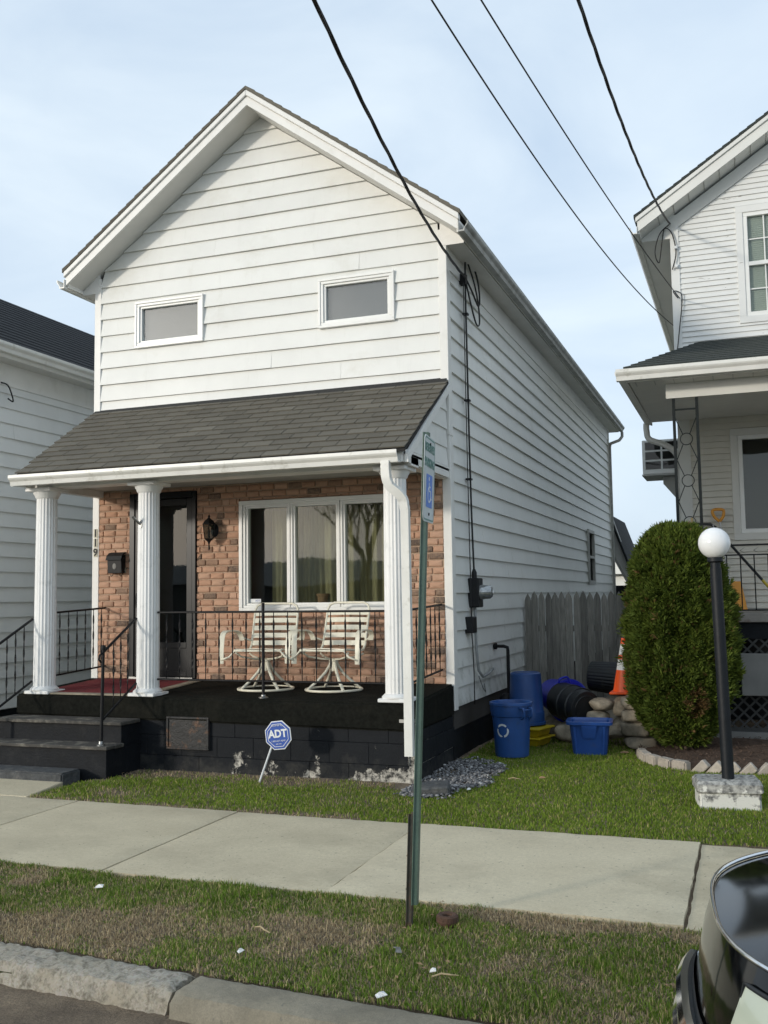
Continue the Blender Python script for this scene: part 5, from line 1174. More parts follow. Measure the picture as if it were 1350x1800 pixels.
# porch
py = 12.3
box('porch_floor', 'deck_wood', RH, RXL-.0, 5.0, py-.03, RY-.02, 1.35, 1.455, .006)
box('porch_skirt', 'paint_black', RH, RXL+.02, 5.0, py+.02, py+.06, 1.16, 1.349)
for xx in (RXL+.02, .42, 1.9, 3.4, 4.9): box('porch_pier', 'lattice', RH, xx, xx+.12, py+.08, py+.20, -.05, 1.16)
box('porch_footing', 'panel_grey', RH, RXL, 5.0, py-.02, py+.12, -.2, .10)
LT = box('lattice_frame', 'lattice', RH, RXL, 5, py+.021, py+.04, .10, .15)
for k in range(26):
    xx = RXL-1.0+.13*k
    for s in (1, -1):
        a, b = (xx, .13), (xx+1.02*s if s > 0 else xx+1.02, 1.16)
        if s > 0: p0, p1 = V(xx, py+.026, .13), V(xx+1.02, py+.026, 1.16)
        else: p0, p1 = V(xx+1.02, py+.036, .13), V(xx, py+.036, 1.16)
        d = p1-p0
        t0 = max(0, (RXL-min(p0.x, p1.x))/1.02) if s > 0 else 0; t1 = 1 if s > 0 else 1-max(0, (RXL-p1.x)/1.02)
        if t1-t0 < .05 or max(p0.x, p1.x) < RXL+.02: continue
        q0, q1 = p0+d*t0, p0+d*t1; MB().hexa([q0+V(-.016, 0, 0), q0+V(.016, 0, 0), q0+V(.016, .008, 0), q0+V(-.016, .008, 0)], [q1+V(-.016, 0, 0), q1+V(.016, 0, 0), q1+V(.016, .008, 0), q1+V(-.016, .008, 0)]).build('lattice_slat', 'lattice', LT)
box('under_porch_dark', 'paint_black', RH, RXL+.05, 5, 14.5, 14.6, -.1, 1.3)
pn = MB().box(-.125, .95, py-.055, py-.025, .515, .995).build('board_panel', 'panel_grey', RH, bevel=.006); pn['label'] = 'plain grey board covering the lattice'
MB().box(-.12, -.10, py-.0245, py+.02, .52, .99).build('panel_cleat', 'panel_grey', RH)
# porch roof: hip edge, gutters, soffit, beam
gx, gy, gz_ = -1.27, 11.92, 4.235
box('porch_soffit', 'beige_trim', RH, gx+.03, 5.2, gy+.03, RY-.03, gz_-.03, gz_-.01)
k = 0
xx = gx+.1
while xx < 2.0: MB().box(xx-.005, xx+.005, gy+.04, py-.06, gz_-.036, gz_-.029).build('soffit_joint', 'trim_grey', RH); xx += .22
box('porch_fascia', 'beige_trim', RH, gx+.02, 5.2, gy+.005, gy+.028, gz_-.04, gz_+.10); box('porch_fascia', 'beige_trim', RH, gx-.005, gx+.019, gy+.03, 15.2, gz_-.04, gz_+.10)
gutter_mesh((gx-.1, gy, gz_+.10), (5.2, gy, gz_+.10), (0, -1, 0), .12, .13).build('porch_gutter', 'gutter_white', RH); gutter_mesh((gx-.006, gy-.0, gz_+.099), (gx-.006, 15.2, gz_+.099), (-1, 0, 0), .118, .129).build('porch_gutter', 'gutter_white', RH)
box('porch_beam', 'beige_trim', RH, RXL+.02, 5, py-.05, py+.13, gz_-.21, gz_-.031)
tz = 5.34; N = 12; mb = MB()
for i in range(N):
    t0, t1 = i/N, (i+1)/N
    P = lambda t, dz: [(gx-.02+(RXL+.35-gx)*t, gy-.03+(RY-gy)*t, gz_+.13+(tz-gz_-.13)*t+dz), (5.2, gy-.03+(RY-gy)*t, gz_+.13+(tz-gz_-.13)*t+dz)]
    a, b = P(t0, .012), P(t1, 0); mb.hexa([a[0], a[1], b[1], b[0]], [Vector(q)+V(0, 0, -.03) for q in (a[0], a[1], b[1], b[0])])
    P2 = lambda t, dz: [(gx-.02+(RXL+.35-gx)*t, gy-.03+(RY-gy)*t, gz_+.13+(tz-gz_-.13)*t+dz), (gx-.02+(RXL+.35-gx)*t, 15.2, gz_+.13+(tz-gz_-.13)*t+dz)]
    a, b = P2(t0, .011), P2(t1, -.001); mb.hexa([a[0], b[0], b[1], a[1]], [Vector(q)+V(0, 0, -.03) for q in (a[0], b[0], b[1], a[1])])
mb.build('porch_roof', 'roof_green', RH)
MB().tube(smoothp([(gx-.06, 15.1, gz_-.02), (gx-.06, 15.1, gz_-.13), (gx-.02, 15.1, gz_-.26), (gx+.2, 15.1, gz_-.36), (RXL-.06, 15.1, gz_-.5), (RXL-.05, 15.1, gz_-.7)]), .045, 10).build('downspout', 'gutter_white', RH, smooth=True)
MB().tube([(RXL-.05, 15.1, gz_-.69), (RXL-.05, 15.1, .2)], .04, 10).build('downspout', 'gutter_white', RH, smooth=True)
# ornamental iron corner post
gp0, gp1 = -.775, -.475
IP = MB().box(gp0, gp0+.034, py-.015, py+.02, 1.455, gz_-.211).build('iron_post', 'iron_green', RH); IP['label'] = 'dark ornamental iron corner post with rings and diagonals'
MB().box(gp1-.034, gp1, py-.015, py+.02, 1.455, gz_-.211).build('upright', 'iron_green', IP)
MB().box(gp0+.03, gp1-.034, py-.005, py+.01, 3.88, 3.90).build('crossbar', 'iron_green', IP)
gm = (gp0+gp1)/2
for zz in (1.85, 2.53, 3.03, 3.53):
    MB().tube([(gm+.07*math.cos(a), py, zz+.07*math.sin(a)) for a in [2*math.pi*i/24 for i in range(24)]], .006, 6, closed=True).build('ring', 'iron_green', IP, smooth=True)
    for s in (-1, 1):
        for u in (-1, 1): MB().tube([(gm+s*.04, py, zz+u*.06), (gm+s*.118, py, zz+u*.25)], .006, 6).build('diagonal', 'iron_green', IP)
# railing with a diamond band
RR = MB().box(-.44, 5, py-.012, py+.012, 2.235, 2.255).build('railing', 'iron_black', RH); RR['label'] = 'black iron railing with a diamond band'
for zz in (2.13, 1.49): MB().box(-.44, 5, py-.009, py+.009, zz-.008, zz+.008).build('rail', 'iron_black', RR)
xx = -.38; 
while xx < 2.0:
    MB().tube([(xx, py, 1.49), (xx, py, 2.13)], .008, 6).build('baluster', 'iron_black', RR)
    MB().tube([(xx, py, 2.18), (xx+.065, py, 2.225), (xx+.13, py, 2.18), (xx+.065, py, 2.145)], .005, 5, closed=True).build('diamond', 'iron_black', RR); xx += .15
# boxed bay on its side wall
BY = 16.0
AC = MB().box(-1.49, RXL-.02, BY, BY+.75, 3.56, 4.10).build('wall_box', 'vinyl_white', RH, bevel=.01); AC['label'] = 'white boxed bay with six dark panes on the side wall'
w_ = (-.90+1.44)/2
for cidx in range(2):
    for r_i in range(3):
        a = -1.445+.262*cidx; c = 3.635+.152*r_i; MB().box(a, a+.235, BY-.006, BY+.01, c, c+.125).build('pane', 'glass_dark', AC); MB().box(a+.003, a+.232, BY-.002, BY+.004, c+.003, c+.122).build('pane_back', 'room_dark', AC)
MB().box(-1.50, RXL-.02, BY-.02, BY+.77, 3.535, 3.558).build('ledge', 'trim_grey', AC)
MB().prism([(RXL-.02, BY+.2, 3.53), (-1.2, BY+.2, 3.53), (-1.2, BY+.2, 3.42), (RXL-.02, BY+.2, 3.02)], (0, .05, 0)).build('bracket', 'trim_grey', AC)
cable('service_cable', 'twisted black cable running to the corner of the right neighbour', (-.87, 14.94, 7.147), (-1.179, -4, 7.5), 1.257, .0125, True)
cable('service_cable', 'upper thin wire reaching the clapboard corner of the right neighbour', (-.774, 14.95, 6.013), (-2.935, -4, 7.5), .526, .0075)
cable('service_cable', 'lower thin wire passing behind the eave of the right neighbour', (-.92, 16.6, 6.0), (-2.748, -4, 7.5), 1.04, .0075)
MB().tube(smoothp([(-.80, 14.95, 6.02), (-.86, 14.93, 6.12), (-.78, 14.93, 6.10), (-.74, 14.94, 6.0), (-.80, 14.93, 5.5), (-.86, 14.94, 5.06)]), .008, 6).build('wall_cable', 'cable_black', RH, smooth=True)
MB().tube(smoothp([(-.87, 14.94, 7.15), (-1.02, 14.9, 7.0), (-1.10, 14.95, 6.75), (-1.05, 15.0, 6.6), (-1.0, 14.95, 6.85), (-.95, 14.93, 7.08), (-.85, 14.93, 7.0), (-.80, 14.93, 6.7), (-.86, 14.93, 6.45)]), .009, 6).build('wall_cable', 'cable_black', RH, smooth=True)
for zz in (6.78, 6.50): MB().lathe([(0, 0), (.03, 0), (.035, .03), (.02, .05), (0, .05)], 12, ax='y').xf(Matrix.Translation((-.80, RY-.03, zz)) @ Matrix.Diagonal((1, -1, 1, 1))).build('insulator', 'sign_white', RH, smooth=40)
# shovels leaning on that porch
def tool(name, label, parts, loc): 
    T = wthing(name, label, 'shovel', loc); 
    for nm, mb, mat in parts: mb.build(nm, mat, T, smooth=40)
tool('snow_shovel', 'orange handled snow shovel standing against the porch wall', [
    ('shaft', MB().tube([(-.35, 14.82, 2.72), (-.25, 14.78, 1.80)], .015, 8), 'metal_bright'),
    ('grip', MB().tube(smoothp([(-.35, 14.82, 2.70), (-.42, 14.82, 2.77), (-.435, 14.82, 2.86), (-.30, 14.82, 2.86), (-.30, 14.82, 2.77), (-.35, 14.82, 2.70)]), .022, 8), 'shovel_orange'),
    ('blade', MB().hexa([(-.43, 14.72, 1.455), (-.03, 14.72, 1.455), (-.03, 14.735, 1.455), (-.43, 14.735, 1.455)], [(-.38, 14.80, 1.85), (-.10, 14.80, 1.85), (-.10, 14.815, 1.85), (-.38, 14.815, 1.85)]), 'shovel_orange')], (-.3, 14.75, 1.455))
tool('ice_scraper', 'black handled tool leaning beside the orange shovel', [
    ('shaft', MB().tube([(-.44, 14.86, 2.66), (-.40, 14.80, 1.46)], .014, 8), 'metal_bright'),
    ('head', MB().tube([(-.72, 14.87, 2.68), (-.47, 14.87, 2.665), (-.40, 14.86, 2.62)], [.016, .022, .014], 8), 'black_plastic'),
    ('loop', MB().tube(smoothp([(-.44, 14.86, 2.63), (-.53, 14.86, 2.56), (-.50, 14.86, 2.46), (-.42, 14.85, 2.42)]), .016, 8), 'black_plastic')], (-.42, 14.8, 1.455))
tool('broom', 'wooden broom handle leaning behind the iron porch post', [('handle', MB().tube([(-.655, 13.4, 2.66), (-.60, 13.1, 1.46)], .017, 8), 'handle_wood')], (-.62, 13.1, 1.455))
tool('snow_pusher', 'black and yellow long handled pusher leaning on the railing', [('shaft', MB().tube([(-.20, 12.40, 2.28), (.15, 12.6, 1.84)], .016, 8), 'black_plastic'), ('lower_shaft', MB().tube([(.15, 12.6, 1.84), (.42, 12.75, 1.50)], .016, 8), 'shovel_yellow'),
    ('blade', MB().box(.30, .75, 12.72, 12.74, 1.456, 1.62), 'shovel_yellow')], (.4, 12.7, 1.455))

# ================================================================== GLOBE LAMP
LP = wthing('lamp_post', 'black garden lamp post with white globe set in a concrete block', 'lamp', (-.235, 8.66, 0))
MB().tube([(-.222, 8.66, .10), (-.252, 8.66, 1.90)], [.049, .046], 24).build('post', 'lamp_black', LP, smooth=40)
MB().tube([(-.252, 8.66, 1.86), (-.2525, 8.66, 1.955)], .040, 24).build('collar', 'lamp_black', LP, smooth=40)
MB().lathe([(.046, 1.945), (.062, 1.955), (.062, 1.985), (.05, 1.99)], 24, (-.253, 8.66, 0)).build('fitter', 'lamp_black', LP, smooth=40)
bm = bmesh.new(); bmesh.ops.create_uvsphere(bm, u_segments=40, v_segments=24, radius=.129); me = bpy.data.meshes.new('globe'); bm.to_mesh(me); bm.free(); me.materials.append(MATS['globe']); me.shade_smooth()
link('globe', me, LP, (-.254, 8.66, 2.106))
bk = loft([(rr2(.235, .165, .02), -.06), (rr2(.235, .165, .02), .10), (rr2(.255, .18, .025), .12), (rr2(.255, .18, .025), .175), (rr2(.235, .16, .03), .20)]); bk.xf(Matrix.Translation((-.235, 8.66, 0)) @ Matrix.Rotation(rad(9), 4, 'Z')); 
bk.v = [(x_+random.uniform(-.006, .006), y_+random.uniform(-.006, .006), z_+random.uniform(-.006, .006)) for x_, y_, z_ in bk.v]
bko = bk.build('base_block', 'block_white', LP, smooth=35); bko['label'] = 'chipped concrete block with white paint'
# ================================================================== BUSH, BED, EDGING
BC = V(-.735, 11.32, 0); prz = np.array([.06, .25, .5, .9, 1.3, 1.7, 2.0, 2.2, 2.33, 2.41, 2.43]); prr = np.array([.18, .33, .45, .53, .535, .50, .45, .385, .29, .16, .02])
def brad(z, a): return np.interp(z, prz, prr)*(1+.18*(vnoise(a*2.2+10, z*2.6, 1, 21)-.5)+.26*(vnoise(a*5+30, z*6, 1, 22)-.5)+.16*(vnoise(a*11+30, z*14, 1, 23)-.5)+.03*np.sin(a*3+1))
def sprays(n_, depth):
    z = rng.uniform(.08, 2.42, n_*3); a = rng.uniform(-np.pi, np.pi, n_*3); keep = rng.random(n_*3) < (np.interp(z, prz, prr)+.06)/.66; z, a = z[keep][:n_], a[keep][:n_]; n_ = len(z)
    r = brad(z, a)*(1-depth*rng.random(n_)**1.5); c = np.stack([BC.x+r*np.cos(a), BC.y+r*np.sin(a), z+.0*a], -1)
    up_b = np.clip((z-1.9)/.6, 0, 1); out = np.stack([np.cos(a)*(1-.5*up_b), np.sin(a)*(1-.5*up_b), .75+.6*up_b], -1)+rng.normal(0, .38, (n_, 3)); out /= np.linalg.norm(out, axis=1)[:, None]
    sd_ = np.cross(out, rng.normal(0, 1, (n_, 3))); sd_ /= np.linalg.norm(sd_, axis=1)[:, None]
    L = rng.uniform(.04, .10, n_)[:, None]; vs = []; k = 5
    t = np.clip(.25+.5*rng.random(n_)+.5*(fbm(a*3, z*3, 1, 51)-.4), 0, 1)[:, None]; col = np.array((.032, .058, .010))*(1-t)+np.array((.15, .195, .030))*t
    brn = (rng.random(n_) < .025) | ((np.hypot((a+1.15)*.55, z-.55) < .16) & (rng.random(n_) < .7)); col[brn] = (.16, .10, .04)
    V_ = []; F_ = []; C_ = []
    for j in range(k):
        ang = (j-2)*.42; d = out*np.cos(ang)+sd_*np.sin(ang)+rng.normal(0, .10, (n_, 3)); Lj = L*(1-.12*abs(j-2)); pw_ = np.cross(d, sd_+rng.normal(0, .5, (n_, 3))); pw_ /= np.linalg.norm(pw_, axis=1)[:, None]; ww = .0085
        q0 = c; q1 = c+d*Lj*.55+pw_*ww; q2 = c+d*Lj*.55-pw_*ww; q3 = c+d*Lj
        V_.append(np.stack([q0, q1, q3, q2], 1).reshape(-1, 3)); C_.append(np.repeat(col*rng.uniform(.85, 1.15, (n_, 1)), 4, 0))
    v = np.concatenate(V_); f = np.arange(len(v)); return v, f, np.concatenate(C_)
bush = wthing('arborvitae_bush', 'dense rounded evergreen bush standing in the edged mulch bed', 'bush', (BC.x, BC.y, 0))
v1, f1, c1_ = sprays(24000, .14); v2, f2, c2_ = sprays(12000, .40)
v3, f3, c3_ = sprays(700, -.10); v = np.concatenate([v1, v2, v3]); cc = np.concatenate([c1_, c2_, c3_])
crown = nppmesh('crown', v, np.arange(len(v)), 4, 'foliage', cc, bush); crown['kind'] = 'stuff'
for k in range(9):
    a = 2*math.pi*k/9+.3; MB().tube([(BC.x+.05*math.cos(a), BC.y+.05*math.sin(a), -.05), (BC.x+.12*math.cos(a), BC.y+.12*math.sin(a), .5), (BC.x+.25*math.cos(a), BC.y+.25*math.sin(a), 1.3), (BC.x+.2*math.cos(a), BC.y+.2*math.sin(a), 2.0)], [.03, .024, .016, .006], 6).build('trunk', 'utility_wood', bush, smooth=True)
# mulch bed
mb = MB(); vs = []; nr, na = 10, 48
for i in range(nr+1):
    for j in range(na):
        a = 2*math.pi*j/na; r = i/nr; vs.append((-.2+1.02*r*math.cos(a), 11.4+1.25*r*math.sin(a), .022+.02*(1-r)+random.uniform(-.008, .008)-(.05 if i == nr else 0)))
mb.add(vs, [(i*na+j, i*na+(j+1) % na, (i+1)*na+(j+1) % na, (i+1)*na+j) for i in range(nr) for j in range(na)]); bed = mb.build('mulch_bed', 'mulch', None, smooth=True); struct(bed)
cv = []; cf = []; cN = 1500
for i in range(cN):
    a = rng.uniform(0, 2*np.pi); r = rng.random()**.5*.98; x, y = -.2+1.02*r*math.cos(a), 11.4+1.25*r*math.sin(a); L = rng.uniform(.01, .035); w = rng.uniform(.003, .008); t = rng.uniform(0, np.pi); d = np.array([math.cos(t)*L, math.sin(t)*L, rng.uniform(-.006, .01)]); n2 = np.array([-math.sin(t)*w, math.cos(t)*w, 0]); c = np.array([x, y, .048+rng.uniform(-.006, .008)]); k = len(cv)
    cv += [c-d-n2, c+d-n2, c+d+n2, c-d+n2]; cf += [k, k+1, k+2, k+3]
ch = nppmesh('mulch_chips', np.array(cv), np.array(cf), 4, 'mulch'); ch['kind'] = 'stuff'; tag(ch, 'brown bark mulch chips around the evergreen bush', 'mulch')
# edging: plain curved pavers at left, tilted saw-tooth bricks at the front
pth = smoothp([(-1.16, 11.05), (-1.08, 10.72), (-.90, 10.42), (-.62, 10.21), (-.30, 10.12), (.05, 10.13), (.40, 10.24), (.72, 10.46)] and [(a, b, 0) for a, b in ((-1.16, 11.05), (-1.08, 10.72), (-.90, 10.42), (-.62, 10.21), (-.30, 10.12), (.05, 10.13), (.40, 10.24), (.72, 10.46))], 12)
acc = 0; last = pth[0]; placed = 0
bmesh_e = MB().box(-.085, .085, -.05, .05, -.06, .075).mesh('edging_block', 'edging', bevel=.014, seg=2, smooth=40)
bmesh_t = MB().box(-.045, .045, -.045, .045, -.10, .10).mesh('edging_block', 'edging', bevel=.008, smooth=40)
EB = wthing('garden_edging', 'curved edging of tan blocks, saw-toothed at the front, round the mulch bed', 'edging', (-.6, 10.3, 0))
for i in range(1, len(pth)):
    acc += (pth[i]-last).length; last = pth[i]
    d = (pth[min(i+1, len(pth)-1)]-pth[i-1]).normalized(); an = math.atan2(d.y, d.x)
    need = .178 if i < 40 else .122
    if acc >= need:
        acc = 0
        if i < 40: link('edging_block', bmesh_e, EB, (pth[i].x, pth[i].y, 0), (random.uniform(-.05, .05), random.uniform(-.05, .05), an))
        else: link('edging_block', bmesh_t, EB, (pth[i].x, pth[i].y, .005), (random.uniform(-.08, .08), rad(45)+random.uniform(-.08, .08), an))
# ================================================================== GRAVEL, LOOSE PAVER, SMALL THINGS
gv = []; gf = []
ico = bmesh.new(); bmesh.ops.create_icosphere(ico, subdivisions=1, radius=1); iv = np.array([v.co[:] for v in ico.verts]); jf = np.array([[q.index for q in f.verts] for f in ico.faces]); ico.free()
cnt = 0
while cnt < 2600:
    x, y = rng.uniform(-3.0, -2.28), rng.uniform(8.15, 10.4)
    if ((x+2.72)/.42)**2+((y-9.2)/1.02)**2 > 1.0+.9*(float(vnoise(x, y, 5, 2))-.5)+.25*rng.random() or x < XR-.0: continue
    s = rng.uniform(.006, .019)*(1.8 if rng.random() < .03 else 1); k = len(gv)*12 if False else cnt*12
    gv.append(iv*np.array([s, s*rng.uniform(.6, 1.1), s*rng.uniform(.5, .8)])*rng.uniform(.8, 1.2, (12, 1))+np.array([x, y, hgt(x, y)+.012+rng.uniform(0, .016)])); gf.append(jf+cnt*12); cnt += 1
go = nppmesh('gravel', np.concatenate(gv), np.concatenate(gf).ravel(), 3, 'gravel'); go['kind'] = 'stuff'; tag(go, 'grey crushed gravel along the foundation at the house corner', 'gravel')
pv = MB().box(-.16, .16, -.13, .13, -.03, .075).build('loose_paver', 'slab_dark', None, bevel=.012); pv.location = (-2.665, 8.42, 0); pv.rotation_euler = (rad(3), rad(-4), rad(14)); tag(pv, 'loose concrete paver lying by the porch corner behind the sign post', 'paver')
rg = wthing('valve_ring', 'rusty round pipe cap in the verge beside the sign post', 'pipe cap', (-1.553, 5.14, 0))
MB().lathe([(.022, -.03), (.022, .018), (.028, .030), (.048, .034), (.058, .026), (.060, .0), (.050, -.004), (.050, -.05)], 28, (-1.553, 5.14, .012)).build('cap', 'rust', rg, smooth=40); MB().lathe([(0, .01), (.024, .01), (.024, .026), (0, .026)], 20, (-1.553, 5.14, .0)).build('plug', 'rust', rg)
def litter(nm, label, x, y, kind, s, rz_, m_):
    z = hgt(x, y)+.022
    if kind == 'scrap': mb = MB().add([(-s, -s*.5, 0), (s, -s*.6, .006), (s*.8, s*.6, .012), (-s*.2, s*.3, .016), (-s*.9, s*.6, .004), (-s, -s*.5, -.003), (s, -s*.6, .003), (s*.8, s*.6, .009), (-s*.2, s*.3, .012), (-s*.9, s*.6, .001)], [(0, 1, 2, 3, 4), (9, 8, 7, 6, 5)]+[(i, (i+1) % 5, (i+1) % 5+5, i+5) for i in range(5)])
    else: mb = MB().tube([(-s, 0, 0), (-s*.3, s*.10, .012), (s*.4, -.0, .010), (s, s*.16, .004)], [.004, .0045, .004, .002], 5)
    o = mb.build(nm, m_, None); o.location = (x, y, z); o.rotation_euler = (0, 0, rz_); tag(o, label, 'litter')
A_ = [('paper_scrap', 'torn white paper scrap in the verge grass at left', -3.72, 5.15, 'scrap', .026, .3, 'scrap_white'), ('paper_scrap', 'white crumpled scrap at the kerb edge near the car', -1.55, 4.13, 'scrap', .024, .8, 'scrap_white'),
      ('twig', 'pale bare twig lying in the bare patch of the verge', -2.42, 4.72, 'stick', .07, -.6, 'straw'), ('twig', 'thin straw stalk in the verge in front of the sign post', -1.35, 4.42, 'stick', .06, .25, 'straw'),
      ('paper_scrap', 'small white scrap left of the sign post in the verge', -2.38, 4.42, 'scrap', .016, 1.2, 'scrap_white'), ('paper_scrap', 'white scrap right of the sign post near the kerb', -1.42, 4.36+.1, 'scrap', .015, .2, 'scrap_white'),
      ('dry_leaf', 'grey curled leaf in front of the sign post', -1.66, 4.66, 'scrap', .03, 2.1, 'panel_grey'), ('dry_leaf', 'brown curled leaf on the lawn right of the gravel', -1.88, 9.35, 'scrap', .03, .4, 'leaf_dry'),
      ('paper_scrap', 'tiny white scrap on the lawn by the gravel', -2.38, 8.6, 'scrap', .018, .5, 'scrap_white'), ('twig', 'pale stick on the lawn in front of the bins', -2.12, 9.25, 'stick', .06, -.2, 'straw'),
      ('dry_leaf', 'brown leaf beside the lamp base', .10, 8.55, 'scrap', .04, 1.1, 'leaf_dry'), ('dry_leaf', 'brown leaf on the mulch edge at the tote', -1.33, 11.08, 'scrap', .045, .2, 'leaf_dry'), ('twig', 'straw stalk by the kerb joint', -2.3, 3.99, 'stick', .09, .05, 'straw')]
for a in A_: litter(*a)
for o in [o for o in bpy.data.objects if o.name.startswith('twig') and o.location.y < 4.1]: o.location.z = -.165
lf = []
for i in range(240):                                                   # leaf scraps and chips no one could count
    if i < 120: x, y = rng.uniform(-6, .3), rng.uniform(4.3, 5.45)
    elif i < 190: x, y = rng.uniform(-6, -2.9), rng.uniform(8.3, 8.8)
    else: x, y = rng.uniform(-2.3, -1.0), rng.uniform(10.9, 11.9)
    s = rng.uniform(.006, .02); a = rng.uniform(0, 6.28); z = hgt(x, y)+.025; c, d = math.cos(a)*s, math.sin(a)*s; lf.append([(x-c, y-d, z), (x+d*.5, y-c*.5, z+.006), (x+c, y+d, z+.002), (x-d*.5, y+c*.5, z+.004)])
lo = nppmesh('leaf_litter', np.array(lf).reshape(-1, 3), np.arange(len(lf)*4), 4, 'leaf_dry'); lo['kind'] = 'stuff'; tag(lo, 'scattered bits of dry leaf on the grass', 'leaf litter')
# lean-to behind the house, far house
lt_ = wthing('shed', 'white lean-to shed with sloping roof behind the house', 'shed', (-2.9, 24.6, 0))
ya = 24.3
pr = [(-4.0, 3.62), (-3.02, 3.55), (-2.45, 1.75), (-2.62, 1.75), (-3.0, 2.55), (-3.0, 0), (-4.0, 0)]
MB().prism([(a, ya, b) for a, b in pr], (0, .1, 0)).build('front_wall', 'far_white', lt_); MB().box(-4.0, -2.52, ya+.6, ya+.7, 0, 1.9).build('inner_wall', 'paint_black', lt_)
MB().hexa([(-3.06, ya-.12, 3.60), (-2.36, ya-.12, 1.62), (-2.40, ya-.12, 1.58), (-3.10, ya-.12, 3.56)], [(-3.06, ya+3, 3.60), (-2.36, ya+3, 1.62), (-2.40, ya+3, 1.58), (-3.10, ya+3, 3.56)]).build('roof', 'roof_dark', lt_)
MB().hexa([(-2.98, ya-.02, 2.60), (-2.50, ya-.02, 1.62), (-2.56, ya-.02, 1.62), (-3.02, ya-.02, 2.54)], [(-2.98, ya+.12, 2.60), (-2.50, ya+.12, 1.62), (-2.56, ya+.12, 1.62), (-3.02, ya+.12, 2.54)]).build('brace', 'trim_grey', lt_)
MB().box(-2.56, -2.46, ya, ya+.1, -.1, 1.75).build('post', 'far_white', lt_)
fh = wthing('far_house', 'small white house far behind, seen past the bush', 'house', (-7.0, 62, 0))
MB().box(-12.0, -4.5, 60, 68, -.3, 2.9).build('wall', 'far_white', fh); MB().prism([(-12.4, 59.6, 2.8), (-4.1, 59.6, 2.8), (-8.2, 59.6, 5.2)], (0, 9, 0)).build('roof', 'roof_dark', fh)
MB().prism([(-11.8, 59.55, 2.85), (-4.7, 59.55, 2.85), (-8.2, 59.55, 4.95)], (0, .1, 0)).build('gable', 'far_white', fh)
for a in (-6.0, -8.5): MB().box(a, a+.9, 59.96, 60.02, 1.0, 2.2).build('window', 'door_black', fh)

# ================================================================== ACROSS THE ROAD (seen mirrored in the panes and the car)
OB = wthing('low_building', 'low building with ribbed pale roof across the road, mirrored in the porch window', 'building', (-15, -18, 0))
MB().box(-30, -3, -24, -17, -.3, 2.3).build('wall', 'panel_grey', OB)
mb = MB(); vs = []; NR = 180
for k in range(NR+1):
    xx = -30.3+27.6*k/NR; dz = .05 if k % 2 else 0; vs += [(xx, -16.6, 2.25+dz), (xx, -20.5, 3.35+dz)]
mb.add(vs, [(2*k, 2*k+2, 2*k+3, 2*k+1) for k in range(NR)]).build('roof', 'trim_grey', OB, recalc=False)
BT = wthing('bare_tree', 'bare branching tree across the road, mirrored in the porch window', 'tree', (-13.2, -13.5, -.2))
brs = []
def grow(p, d, L, r, lev_):
    q = p+d*L; m_ = (p+q)/2+Vector((random.uniform(-1, 1), random.uniform(-1, 1), 0))*L*.06
    brs.append(([p, m_, q], [r, r*.85, r*.7]))
    if lev_ == 0: return
    for k in range(3 if lev_ > 1 else 4):
        dd = (d+Vector((random.uniform(-1, 1), random.uniform(-1, 1), random.uniform(-.1, .7)))*.62).normalized(); grow(p.lerp(q, random.uniform(.55, 1)), dd, L*random.uniform(.6, .8), r*.55, lev_-1)
random.seed(5); grow(V(-13.2, -13.5, -.3), V(0, 0, 1), 3.0, .20, 5)
MB().tube(*brs[0], 10).build('trunk', 'utility_wood', BT, smooth=True)
tw = MB()
for a_, b_ in brs[1:]: tw.tube(a_, b_, 4)
two = tw.build('branches', 'utility_wood', BT, recalc=False); two['kind'] = 'stuff'

# ================================================================== PARKED CAR (nose at the right edge)
CR = thing('parked_car', 'glossy black car parked at the kerb, only its nose in view', 'car', (-.255, 3.08, -.175), rad(5)); CR.scale = (1, 1, 1.13)
Lc, Wc = 4.5, .90
lev = [(.20, .07, .80), (.30, .04, .86), (.42, .035, .885), (.55, .045, .895), (.68, .07, .90), (.78, .095, .895), (.86, .125, .87)]
def outline(x0, w, k=28):
    pts = []
    for i in range(k+1):
        t = -1+2*i/k; pts.append((x0+.52*abs(t)**3.0, w*t))
    for i in range(k+1):
        t = 1-2*i/k; pts.append((Lc-x0*.3-.35*abs(t)**4, w*t*.97))
    return pts
n0 = len(outline(0, 1)); vs = []
for z, x0, w in lev: vs += [(a, b, z) for a, b in outline(x0, w)]
bodyf = [(i*n0+j, i*n0+(j+1) % n0, (i+1)*n0+(j+1) % n0, (i+1)*n0+j) for i in range(len(lev)-1) for j in range(n0)]+[tuple(range(n0))[::-1]]
MB().add(vs, bodyf).build('body', 'car_paint', CR, smooth=50)
# hood / shoulder deck: crowned sheet closing the body
hs_ = []; oo = outline(.125, .868); nn = 14
for r in range(nn+1):
    f = 1-r/nn
    for (a, b) in oo:
        x_, y_ = 2.2+(a-2.2)*f, b*f; d_ = min(1, (1-f)*3.2); hs_.append((x_, y_, .862+.10*d_*(1-.25*d_)+.10*min(1, max(0, (x_-.3)/1.2))*d_))
MB().add(hs_, [(r*n0+j, r*n0+(j+1) % n0, (r+1)*n0+(j+1) % n0, (r+1)*n0+j) for r in range(nn) for j in range(n0)]).build('hood', 'car_paint', CR, smooth=True)
gl = [(.95, 1.25, 4.2, .80), (1.20, 1.75, 3.8, .70), (1.42, 2.1, 3.4, .60), (1.46, 2.4, 3.0, .50)]; vs = []
for z, a, b, w in gl: vs += [(x_, y_, z) for x_, y_ in ((a, -w), (a-.08, -w*.5), (a-.1, 0), (a-.08, w*.5), (a, w), (b, w), (b+.08, 0), (b, -w))]
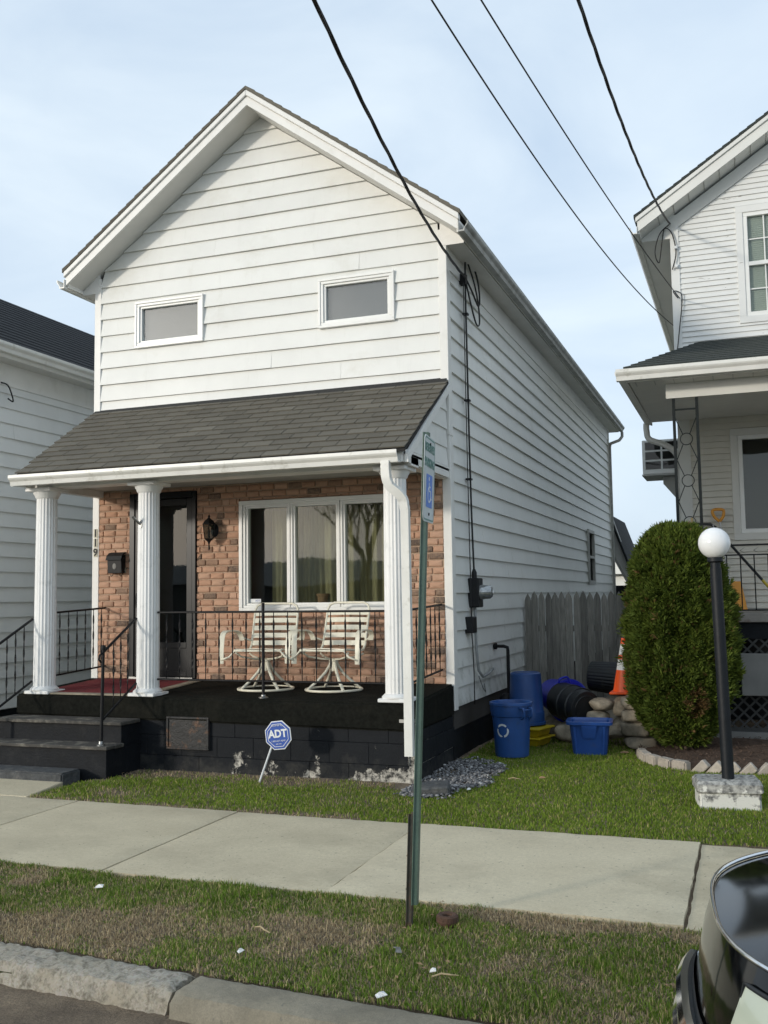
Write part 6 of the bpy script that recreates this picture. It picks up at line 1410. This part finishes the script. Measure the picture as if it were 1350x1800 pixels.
MB().add(vs, [(i*8+j, i*8+(j+1) % 8, (i+1)*8+(j+1) % 8, (i+1)*8+j) for i in range(3) for j in range(8)]+[tuple(range(24, 32))]).build('cabin', 'glass_dark', CR, smooth=40)
MB().add([(x_, y_, z) for z in (1.425, 1.475) for x_, y_ in ((2.0, -.6), (1.95, 0), (2.0, .6), (3.45, .6), (3.5, 0), (3.45, -.6))], [tuple(range(6)), tuple(range(6, 12))]+[(i, (i+1) % 6, (i+1) % 6+6, i+6) for i in range(6)]).build('roof', 'car_paint', CR, bevel=.015)
# chrome line along the hood edge, grille bars, headlights, bumper slot
def arc(z, off, w, t0, t1, x0): return [(x0+.52*abs(t)**3.0-off, w*t, z) for t in np.linspace(t0, t1, 30)]
MB().tube(arc(.868, .004, .872, -.80, .80, .125), .006, 6).build('chrome_strip', 'chrome', CR, smooth=True)
for z_, q in ((.62, .058), (.54, .045), (.46, .037)): MB().tube(arc(z_, .026, .89, -.42, .42, q), .024, 8, sq=(1, 1)).build('grille_bar', 'chrome', CR, smooth=40)
MB().add([(x_, y_, z_) for z_, q in ((.43, .035), (.66, .066)) for x_, y_, _ in arc(0, .006, .89, -.45, .45, q)], [(i, i+1, i+31, i+30) for i in range(29)]).build('grille', 'black_plastic', CR)
for s in (-1, 1):
    a = arc(.60, .010, .90, s*.50, s*.93, .054); b = arc(.82, .008, .886, s*.50, s*.93, .110); c = arc(.72, .022, .90, s*.50, s*.93, .080)
    MB().add(a+c+b, [(i, i+1, i+31, i+30) for i in range(29)]+[(i+30, i+31, i+61, i+60) for i in range(29)]).build('headlight', 'headlight', CR, smooth=True)
    MB().tube(a+b[::-1], .006, 6, closed=True).build('headlight_seal', 'black_plastic', CR, smooth=True)
MB().add([(x_, y_, z_) for z_, q in ((.24, .058), (.34, .038)) for x_, y_, _ in arc(0, .006, .86, -.6, .6, q)], [(i, i+1, i+31, i+30) for i in range(29)]).build('bumper_intake', 'black_plastic', CR)
for xx in (.85, 3.55):
    for s in (-1, 1):
        wh = MB().lathe([(.20, -.10), (.31, -.10), (.335, -.07), (.335, .07), (.31, .10), (.20, .10)], 36, (xx, s*.80, .335), ax='y').build('wheel', 'rubber', CR, smooth=40)
        MB().lathe([(0, -.085), (.19, -.085), (.205, -.10), (.205, .10), (.19, .085), (0, .085)], 30, (xx, s*.80, .335), ax='y').build('rim', 'chrome', wh, smooth=40)
